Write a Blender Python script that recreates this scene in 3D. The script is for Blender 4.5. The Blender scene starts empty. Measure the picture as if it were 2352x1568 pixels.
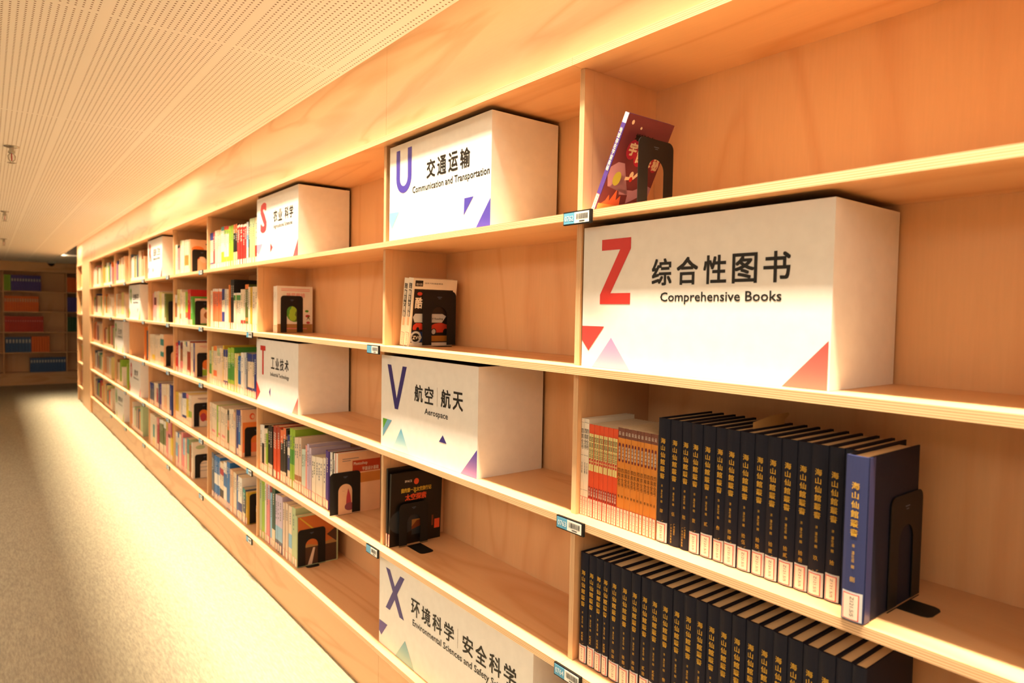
import bpy, math, random
from mathutils import Vector, Matrix
random.seed(7)
C = bpy.context.scene.collection
SC = bpy.context.scene

# ------------------------------------------------------------------ camera
CAM_Z = -0.2314
cam_d = bpy.data.cameras.new('camera')
cam = bpy.data.objects.new('camera', cam_d); C.objects.link(cam)
FPX = 1545.78
cam_d.sensor_width = 36.0; cam_d.lens = 36.0 * FPX / 2352.0
cam_d.clip_start = 0.02
yaw, pit, rol = math.radians(38.024), math.radians(2.393), math.radians(1.035)
fw = Vector((math.sin(yaw)*math.cos(pit), math.cos(yaw)*math.cos(pit), -math.sin(pit)))
r_ = Vector((math.cos(yaw), -math.sin(yaw), 0)); u_ = r_.cross(fw)
R_ = r_*math.cos(rol) + u_*math.sin(rol); U_ = -r_*math.sin(rol) + u_*math.cos(rol)
M = Matrix(((R_.x, U_.x, -fw.x, 0), (R_.y, U_.y, -fw.y, 0), (R_.z, U_.z, -fw.z, CAM_Z), (0, 0, 0, 1)))
cam.matrix_world = M
cam_d.dof.use_dof = True; cam_d.dof.focus_distance = 1.75; cam_d.dof.aperture_fstop = 4.0
SC.camera = cam

# ------------------------------------------------------------------ world, lamps, exposure
w = bpy.data.worlds.new('world'); SC.world = w; w.use_nodes = True
w.node_tree.nodes['Background'].inputs[0].default_value = (1.0, 0.75, 0.5, 1)
w.node_tree.nodes['Background'].inputs[1].default_value = 0.02
SC.view_settings.view_transform = 'Standard'; SC.view_settings.look = 'None'
SC.view_settings.gamma = 1.0; SC.view_settings.use_curve_mapping = False
SC.view_settings.exposure = 0.42

def area(name, loc, sx, sy, power, col, spread=180, rot=(0, 0, 0)):
    l = bpy.data.lights.new(name, 'AREA'); l.shape = 'RECTANGLE'; l.size = sx; l.size_y = sy
    l.energy = power; l.color = col; l.spread = math.radians(spread)
    o = bpy.data.objects.new(name, l); o.location = loc; o.rotation_euler = rot; C.objects.link(o); return o
KEY = (1.0, 0.82, 0.56)
AMB = (1.0, 0.86, 0.68)
# warm linear lamp hidden in the ceiling slot, running the length of the bookcase
area('slot_lamp', (0.912, 5.45, 0.675), 0.04, 13.0, 205.0, KEY, 66, (0, math.radians(4), 0))
# two brighter lamp heads in the same slot, a third of the way down and at the far end
area('slot_head', (0.925, 5.3, 0.60), 0.05, 1.5, 1.7, KEY, 150, (0, math.radians(-25), 0))
area('slot_head', (0.925, 11.35, 0.60), 0.04, 0.5, 2.2, KEY, 150, (0, math.radians(-25), 0))
# unseen fill lights added for ambient light: left along the aisle, behind the camera
area('aisle_fill', (-1.5, 0.2, 0.485), 1.4, 3.0, 26.0, AMB)
area('aisle_fill', (-1.2, 4.6, 0.485), 1.2, 5.0, 52.0, AMB)
area('rear_fill', (0.0, -1.9, 0.485), 1.8, 1.6, 34.0, AMB)

# ------------------------------------------------------------------ materials
def lin(c):
    return tuple(((v/12.92) if v <= .04045 else ((v+.055)/1.055)**2.4) for v in c)
def hexc(h):
    return lin(tuple(int(h[i:i+2], 16)/255 for i in (0, 2, 4)))
MATS = {}
def mat(name, col, rough=.55, spec=.4, metal=0.0):
    if name in MATS: return MATS[name]
    m = bpy.data.materials.new(name); m.use_nodes = True
    b = m.node_tree.nodes['Principled BSDF']
    nt = m.node_tree
    # tiny procedural tone variation so nothing is perfectly flat
    tc = nt.nodes.new('ShaderNodeTexCoord'); nz = nt.nodes.new('ShaderNodeTexNoise'); nz.inputs['Scale'].default_value = 35
    mx = nt.nodes.new('ShaderNodeMix'); mx.data_type = 'RGBA'
    mx.inputs[6].default_value = tuple(c*.93 for c in col) + (1,); mx.inputs[7].default_value = tuple(min(1, c*1.05) for c in col) + (1,)
    nt.links.new(tc.outputs['Object'], nz.inputs['Vector']); nt.links.new(nz.outputs['Fac'], mx.inputs[0])
    nt.links.new(mx.outputs[2], b.inputs['Base Color'])
    b.inputs['Roughness'].default_value = rough; b.inputs['Specular IOR Level'].default_value = spec
    b.inputs['Metallic'].default_value = metal
    MATS[name] = m; return m
PAL = dict(navy='2a3a86', cream='ead9c0', crimson='b8434e', peach='e8bd98', teal='3f8f8a', ivory='f0e7d6', lime='9cc43c',
  red='cc2f2c', salmon='ee7d4e', black='1c1a1a', rose='e58a8c', grey='c9ccd0', sky='8cbfdf', sage='b5c79a', paleyellow='e6da92',
  orange='e9823a', white='eeeae2', olive='5f6a30', mustard='d6b23c', green='4f9b3c', brown='a56a42', pink='e9a3a0', maroon='6e2a34',
  blue='2f74b8', slate='5a6678', rust='a8402a', vermilion='e2552c', purple='553a92', beige='e3cdb8', mint='cfe3d8', lilac='cdbfd8',
  darkgreen='2c4f3c', yellow='ecd048', inkblue='24306a', gold='c9973f', darkred='9c2f2a', amber='d88a35', cap='7a4a3c')
def cm(n): return mat('print_' + n, hexc(PAL[n]), .5)

def wood(name, horiz, edge=None, c0='dba574', c1='e7b888', rough=.42, long_axis='Y'):
    """birch plywood face (grain along long_axis) or, with edge set, its laminated edge (veneers stacked along edge)"""
    m = bpy.data.materials.new(name); m.use_nodes = True; nt = m.node_tree; b = nt.nodes['Principled BSDF']
    tc = nt.nodes.new('ShaderNodeTexCoord'); mp = nt.nodes.new('ShaderNodeMapping')
    nt.links.new(tc.outputs['Object'], mp.inputs['Vector'])
    ramp = nt.nodes.new('ShaderNodeValToRGB')
    if edge is None:
        sc = {'X': (1.2, 9, 9), 'Y': (7, 1.0, 7), 'Z': (4.5, 4.5, .8)}[long_axis]
        mp.inputs['Scale'].default_value = sc
        nz = nt.nodes.new('ShaderNodeTexNoise'); nz.inputs['Scale'].default_value = .55; nz.inputs['Detail'].default_value = 3.5; nz.inputs['Roughness'].default_value = .4; nz.inputs['Distortion'].default_value = .9
        nt.links.new(mp.outputs[0], nz.inputs['Vector'])
        # cathedral rings: contour lines of the stretched noise
        mm = nt.nodes.new('ShaderNodeMath'); mm.operation = 'MULTIPLY'; mm.inputs[1].default_value = 5.0
        fr = nt.nodes.new('ShaderNodeMath'); fr.operation = 'PINGPONG'; fr.inputs[1].default_value = 0.5
        nt.links.new(nz.outputs['Fac'], mm.inputs[0]); nt.links.new(mm.outputs[0], fr.inputs[0])
        pw = nt.nodes.new('ShaderNodeMath'); pw.operation = 'MULTIPLY'; pw.inputs[1].default_value = 2.0
        nt.links.new(fr.outputs[0], pw.inputs[0])
        nt.links.new(pw.outputs[0], ramp.inputs[0])
        ramp.color_ramp.elements[0].position = 0.0; ramp.color_ramp.elements[0].color = hexc(c0) + (1,)
        ramp.color_ramp.elements[1].position = 0.38; ramp.color_ramp.elements[1].color = hexc(c1) + (1,)
        fine = nt.nodes.new('ShaderNodeTexNoise'); fine.inputs['Scale'].default_value = 14; fine.inputs['Detail'].default_value = 3
        mp2 = nt.nodes.new('ShaderNodeMapping'); mp2.inputs['Scale'].default_value = tuple(s*s*.6 if s > 2 else s for s in sc)
        nt.links.new(tc.outputs['Object'], mp2.inputs['Vector']); nt.links.new(mp2.outputs[0], fine.inputs['Vector'])
        mx = nt.nodes.new('ShaderNodeMix'); mx.data_type = 'RGBA'; mx.blend_type = 'MULTIPLY'; mx.inputs[0].default_value = .09
        nt.links.new(ramp.outputs[0], mx.inputs[6]); nt.links.new(fine.outputs['Fac'], mx.inputs[7])
        nt.links.new(mx.outputs[2], b.inputs['Base Color'])
    else:
        ax = {'X': 0, 'Y': 1, 'Z': 2}[edge]
        sep = nt.nodes.new('ShaderNodeSeparateXYZ'); nt.links.new(tc.outputs['Object'], sep.inputs[0])
        mm = nt.nodes.new('ShaderNodeMath'); mm.operation = 'MULTIPLY'; mm.inputs[1].default_value = 1/.0040
        nt.links.new(sep.outputs[ax], mm.inputs[0])
        mpn = [26, 26, 26]; mpn[ax] = 420; run = {'Z': 1, 'Y': 2, 'X': 1}[edge]; mpn[run] = 5
        mp.inputs['Scale'].default_value = mpn
        nz = nt.nodes.new('ShaderNodeTexNoise'); nz.inputs['Scale'].default_value = 1; nz.inputs['Detail'].default_value = 2
        nt.links.new(mp.outputs[0], nz.inputs['Vector'])
        ad = nt.nodes.new('ShaderNodeMath'); ad.operation = 'MULTIPLY_ADD'; ad.inputs[1].default_value = .45
        nt.links.new(nz.outputs['Fac'], ad.inputs[0]); nt.links.new(mm.outputs[0], ad.inputs[2])
        pp = nt.nodes.new('ShaderNodeMath'); pp.operation = 'PINGPONG'; pp.inputs[1].default_value = .5
        nt.links.new(ad.outputs[0], pp.inputs[0])
        nt.links.new(pp.outputs[0], ramp.inputs[0])
        ramp.color_ramp.elements[0].position = 0.05; ramp.color_ramp.elements[0].color = hexc('b98a62') + (1,)
        ramp.color_ramp.elements[1].position = 0.25; ramp.color_ramp.elements[1].color = hexc('ecc79c') + (1,)
        nt.links.new(ramp.outputs[0], b.inputs['Base Color'])
        rough = .6
    b.inputs['Roughness'].default_value = rough; b.inputs['Specular IOR Level'].default_value = .35
    return m
W_H = wood('birch_face_along', True, long_axis='Y')
W_V = wood('birch_face_upright', True, long_axis='Z', c0='e0ac7c')
W_FAR = wood('birch_face_across', True, long_axis='X')
W_EZ = wood('birch_edge_level', False, edge='Z')
W_EY = wood('birch_edge_upright', False, edge='Y')
WHITE = mat('sign_white', hexc('f1efec'), .5)
BLACK = mat('black_metal', hexc('171615'), .55, .3)
PAGES = mat('page_paper', hexc('e9d2a6'), .8, .2)
STICK = mat('sticker_white', hexc('f0ddcc'), .45)
SRED = mat('sticker_red', hexc('e0403c'), .45)
NAVYC = mat('navy_cloth', hexc('191b2b'), .62, .25)
NAVYG = mat('navy_glossy_cover', hexc('323a68'), .3, .5)
GOLD = mat('gilt_print', hexc('d9aa3c'), .45)
INK = mat('ink_black', hexc('17140f'), .5)
STEEL = mat('chrome_metal', hexc('b9b2a6'), .25, .5, .9)
PLASTIC = mat('grey_plastic', hexc('c9c6bf'), .4)

def gradient(name, c_top, c_bot, z0, z1):
    m = bpy.data.materials.new(name); m.use_nodes = True; nt = m.node_tree; b = nt.nodes['Principled BSDF']
    tc = nt.nodes.new('ShaderNodeTexCoord'); sp = nt.nodes.new('ShaderNodeSeparateXYZ'); nt.links.new(tc.outputs['Object'], sp.inputs[0])
    mr = nt.nodes.new('ShaderNodeMapRange'); mr.inputs[1].default_value = z0; mr.inputs[2].default_value = z1
    nt.links.new(sp.outputs[2], mr.inputs[0])
    mx = nt.nodes.new('ShaderNodeMix'); mx.data_type = 'RGBA'; nt.links.new(mr.outputs[0], mx.inputs[0])
    mx.inputs[6].default_value = hexc(c_bot) + (1,); mx.inputs[7].default_value = hexc(c_top) + (1,)
    nt.links.new(mx.outputs[2], b.inputs['Base Color']); b.inputs['Roughness'].default_value = .5
    return m

def ceiling_mat():
    m = bpy.data.materials.new('perforated_board'); m.use_nodes = True; nt = m.node_tree; b = nt.nodes['Principled BSDF']
    tc = nt.nodes.new('ShaderNodeTexCoord'); sp = nt.nodes.new('ShaderNodeSeparateXYZ'); nt.links.new(tc.outputs['Object'], sp.inputs[0])
    def math_(op, a, b_=None, c=None):
        n = nt.nodes.new('ShaderNodeMath'); n.operation = op
        for i, v in enumerate((a, b_, c)):
            if v is None: continue
            if isinstance(v, (int, float)): n.inputs[i].default_value = v
            else: nt.links.new(v, n.inputs[i])
        return n.outputs[0]
    px, py = 0.0157, 0.0140
    def cell(o, p):
        q = math_('MULTIPLY', o, 1/p); f = math_('FRACT', q); return math_('MULTIPLY', math_('SUBTRACT', f, .5), p), math_('FLOOR', q)
    dx, ix = cell(sp.outputs[0], px); dy, iy = cell(sp.outputs[1], py)
    d = math_('SQRT', math_('ADD', math_('MULTIPLY', dx, dx), math_('MULTIPLY', dy, dy)))
    hole = math_('LESS_THAN', d, .0027)
    # plain joints between boards: every 19th row and every 86th hole
    jx = math_('GREATER_THAN', math_('FLOORED_MODULO', math_('ADD', ix, 4), 19), .5)
    jy = math_('GREATER_THAN', math_('FLOORED_MODULO', math_('ADD', iy, 30), 86), .5)
    h = math_('MULTIPLY', hole, math_('MULTIPLY', jx, jy))
    mx = nt.nodes.new('ShaderNodeMix'); mx.data_type = 'RGBA'; nt.links.new(h, mx.inputs[0])
    mx.inputs[6].default_value = hexc('f7f4ee') + (1,); mx.inputs[7].default_value = hexc('8c7460') + (1,)
    nt.links.new(mx.outputs[2], b.inputs['Base Color']); b.inputs['Roughness'].default_value = .8
    return m
def carpet_mat():
    m = bpy.data.materials.new('carpet'); m.use_nodes = True; nt = m.node_tree; b = nt.nodes['Principled BSDF']
    tc = nt.nodes.new('ShaderNodeTexCoord'); mp = nt.nodes.new('ShaderNodeMapping'); mp.inputs['Scale'].default_value = (150, 26, 1)
    nt.links.new(tc.outputs['Object'], mp.inputs['Vector'])
    n1 = nt.nodes.new('ShaderNodeTexNoise'); n1.inputs['Scale'].default_value = 1; n1.inputs['Detail'].default_value = 4
    nt.links.new(mp.outputs[0], n1.inputs['Vector'])
    n2 = nt.nodes.new('ShaderNodeTexNoise'); n2.inputs['Scale'].default_value = 420; nt.links.new(tc.outputs['Object'], n2.inputs['Vector'])
    r = nt.nodes.new('ShaderNodeValToRGB'); nt.links.new(n1.outputs['Fac'], r.inputs[0])
    r.color_ramp.elements[0].position = .3; r.color_ramp.elements[0].color = hexc('8f8674') + (1,)
    r.color_ramp.elements[1].position = .7; r.color_ramp.elements[1].color = hexc('aca289') + (1,)
    nt.links.new(r.outputs[0], b.inputs['Base Color']); b.inputs['Roughness'].default_value = .95
    bp = nt.nodes.new('ShaderNodeBump'); bp.inputs['Strength'].default_value = .5; bp.inputs['Distance'].default_value = .004
    nt.links.new(n2.outputs['Fac'], bp.inputs['Height']); nt.links.new(bp.outputs[0], b.inputs['Normal'])
    return m
CEIL = ceiling_mat(); CARPET = carpet_mat()
PLAIN = mat('painted_wall', hexc('d9cfc0'), .8)

# ------------------------------------------------------------------ mesh helpers
class MB:
    def __init__(s): s.v = []; s.f = []; s.m = []
    def poly(s, pts, mi=0):
        i = len(s.v); s.v += [tuple(p) for p in pts]; s.f.append(list(range(i, i+len(pts)))); s.m.append(mi); return s
    def box(s, x0, x1, y0, y1, z0, z1, mi=0, front=None):
        """front: material slot of the -X face"""
        i = len(s.v)
        s.v += [(x, y, z) for x in (x0, x1) for y in (y0, y1) for z in (z0, z1)]
        for k, q in enumerate(((0, 1, 3, 2), (4, 6, 7, 5), (0, 4, 5, 1), (2, 3, 7, 6), (0, 2, 6, 4), (1, 5, 7, 3))):
            s.f.append([i+a for a in q]); s.m.append(front if (front is not None and k == 0) else mi)
        return s
    def prism(s, pts, axis, a, b, mi=0):
        """closed outline pts (2D) extruded along axis between a and b"""
        def P(p, t):
            return {'X': (t, p[0], p[1]), 'Y': (p[0], t, p[1]), 'Z': (p[0], p[1], t)}[axis]
        n = len(pts); i = len(s.v); s.v += [P(p, a) for p in pts] + [P(p, b) for p in pts]
        s.f.append([i+k for k in range(n)]); s.f.append([i+n+k for k in reversed(range(n))]); s.m += [mi, mi]
        for k in range(n):
            s.f.append([i+k, i+(k+1) % n, i+n+(k+1) % n, i+n+k]); s.m.append(mi)
        return s
    def lathe(s, prof, c, axis='Z', n=20, mi=0):
        i = len(s.v)
        for (r, t) in prof:
            for k in range(n):
                a = 2*math.pi*k/n
                s.v.append((c[0]+r*math.cos(a), c[1]+r*math.sin(a), c[2]+t) if axis == 'Z' else (c[0]+r*math.cos(a), c[1]+t, c[2]+r*math.sin(a)))
        for j in range(len(prof)-1):
            for k in range(n):
                s.f.append([i+j*n+k, i+j*n+(k+1) % n, i+(j+1)*n+(k+1) % n, i+(j+1)*n+k]); s.m.append(mi)
        s.f.append([i+k for k in range(n)]); s.f.append([i+(len(prof)-1)*n+k for k in range(n)]); s.m += [mi, mi]
        return s
    def mesh(s, name, mats):
        me = bpy.data.meshes.new(name); me.from_pydata(s.v, [], s.f); 
        for m in mats: me.materials.append(m)
        me.polygons.foreach_set('material_index', s.m)
        me.update(); return me
    def build(s, name, mats, parent=None, loc=None, fix=True):
        me = s.mesh(name, mats)
        if fix:
            import bmesh
            bm = bmesh.new(); bm.from_mesh(me); bmesh.ops.recalc_face_normals(bm, faces=bm.faces); bm.to_mesh(me); bm.free()
        return link(name, me, parent, loc)
def link(name, me, parent=None, loc=None):
    o = bpy.data.objects.new(name, me); C.objects.link(o)
    if parent: o.parent = parent
    if loc: o.location = loc
    return o
def empty(name, loc=(0, 0, 0), rot=(0, 0, 0)):
    o = bpy.data.objects.new(name, None); C.objects.link(o); o.location = loc; o.rotation_euler = rot; o.empty_display_size = .05; return o
def tag(o, label=None, cat=None, group=None, kind=None):
    if label: o['label'] = label
    if cat: o['category'] = cat
    if group: o['group'] = group
    if kind: o['kind'] = kind
    return o
def copy_tree(o, parent=None):
    c = o.copy(); C.objects.link(c); c.parent = parent
    for ch in list(o.children): copy_tree(ch, c)
    return c
def bevel(o, wd=.0015, seg=2):
    b = o.modifiers.new('bevel', 'BEVEL'); b.width = wd; b.segments = seg; b.limit_method = 'ANGLE'; return o

# ------------------------------------------------------------------ lettering
_txt = {}
def glyphs(s, bold=0.0):
    """outline of a string as flat 2D mesh data (verts, faces, bbox)"""
    k = (s, bold)
    if k in _txt: return _txt[k]
    cu = bpy.data.curves.new('t', 'FONT'); cu.body = s; cu.size = 1.0; cu.resolution_u = 2; cu.offset = bold; cu.fill_mode = 'FRONT'
    ob = bpy.data.objects.new('t', cu); C.objects.link(ob)
    dg = bpy.context.evaluated_depsgraph_get()
    me = bpy.data.meshes.new_from_object(ob.evaluated_get(dg))
    v = [(p.co.x, p.co.y) for p in me.vertices]; f = [list(p.vertices) for p in me.polygons]
    bpy.data.objects.remove(ob); bpy.data.curves.remove(cu); bpy.data.meshes.remove(me)
    xs = [p[0] for p in v] or [0]; ys = [p[1] for p in v] or [0]
    _txt[k] = (v, f, (min(xs), min(ys), max(xs), max(ys))); return _txt[k]
def put(mb, s, u0, v0, u1, v1, P, mi=0, bold=0.0, rot=0):
    """fit string s into the rectangle on the surface P(u,v); heavy strokes come from slightly shifted repeats"""
    v, f, (a, b, c, d) = glyphs(s); i = len(mb.v)
    if c-a < 1e-6: return
    if bold > .001 and not rot:
        e = bold*.8*(v1-v0)
        for k, (du, dv) in enumerate(((-e, -e), (e, -e), (-e, e), (e, e))):
            Q = (lambda P, k: (lambda u, v: tuple(q+w for q, w in zip(P(u, v), OFF(P, k)))))(P, k)
            put(mb, s, u0+e+du, v0+e+dv, u1-e+du, v1-e+dv, Q, mi)
        return
    for x, y in v:
        s_, t_ = (x-a)/(c-a), (y-b)/(d-b) if d > b else .5
        if rot: s_, t_ = t_, 1-s_
        mb.v.append(P(u0+(u1-u0)*s_, v0+(v1-v0)*t_))
    for q in f: mb.f.append([i+k for k in q]); mb.m.append(mi)
def OFF(P, k):
    # a hair of stand-off between the repeats, along the surface normal (either -X or -Y)
    o, a = P(0, .01), P(.01, .01)
    return (-.00004*k, 0, 0) if abs(a[1]-o[1]) > abs(a[0]-o[0]) else (0, -.00004*k, 0)
def spine(eps=.0006): return lambda u, v: (-eps, -u, v)
def vtext(mb, s, uc, vtop, size, P, mi=0, bold=.02, wr=.92, gap=1.0):
    v = vtop
    for ch in s:
        if ch != ' ':
            g, f, (a, b, c, d) = glyphs(ch)
            e = bold*.8*size
            for n_, (du, dv) in enumerate(((0, 0),) if bold <= .012 else ((-e, -e), (e, -e), (-e, e), (e, e))):
                i = len(mb.v); w_ = OFF(P, n_)
                for x, y in g:
                    p = P(uc+du+(x-(a+c)/2)*size*wr, v+dv-size*.5+(y-(b+d)/2)*size)
                    mb.v.append((p[0]+w_[0], p[1]+w_[1], p[2]))
                for q in f: mb.f.append([i+k for k in q]); mb.m.append(mi)
        v -= size*gap
    return v
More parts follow.
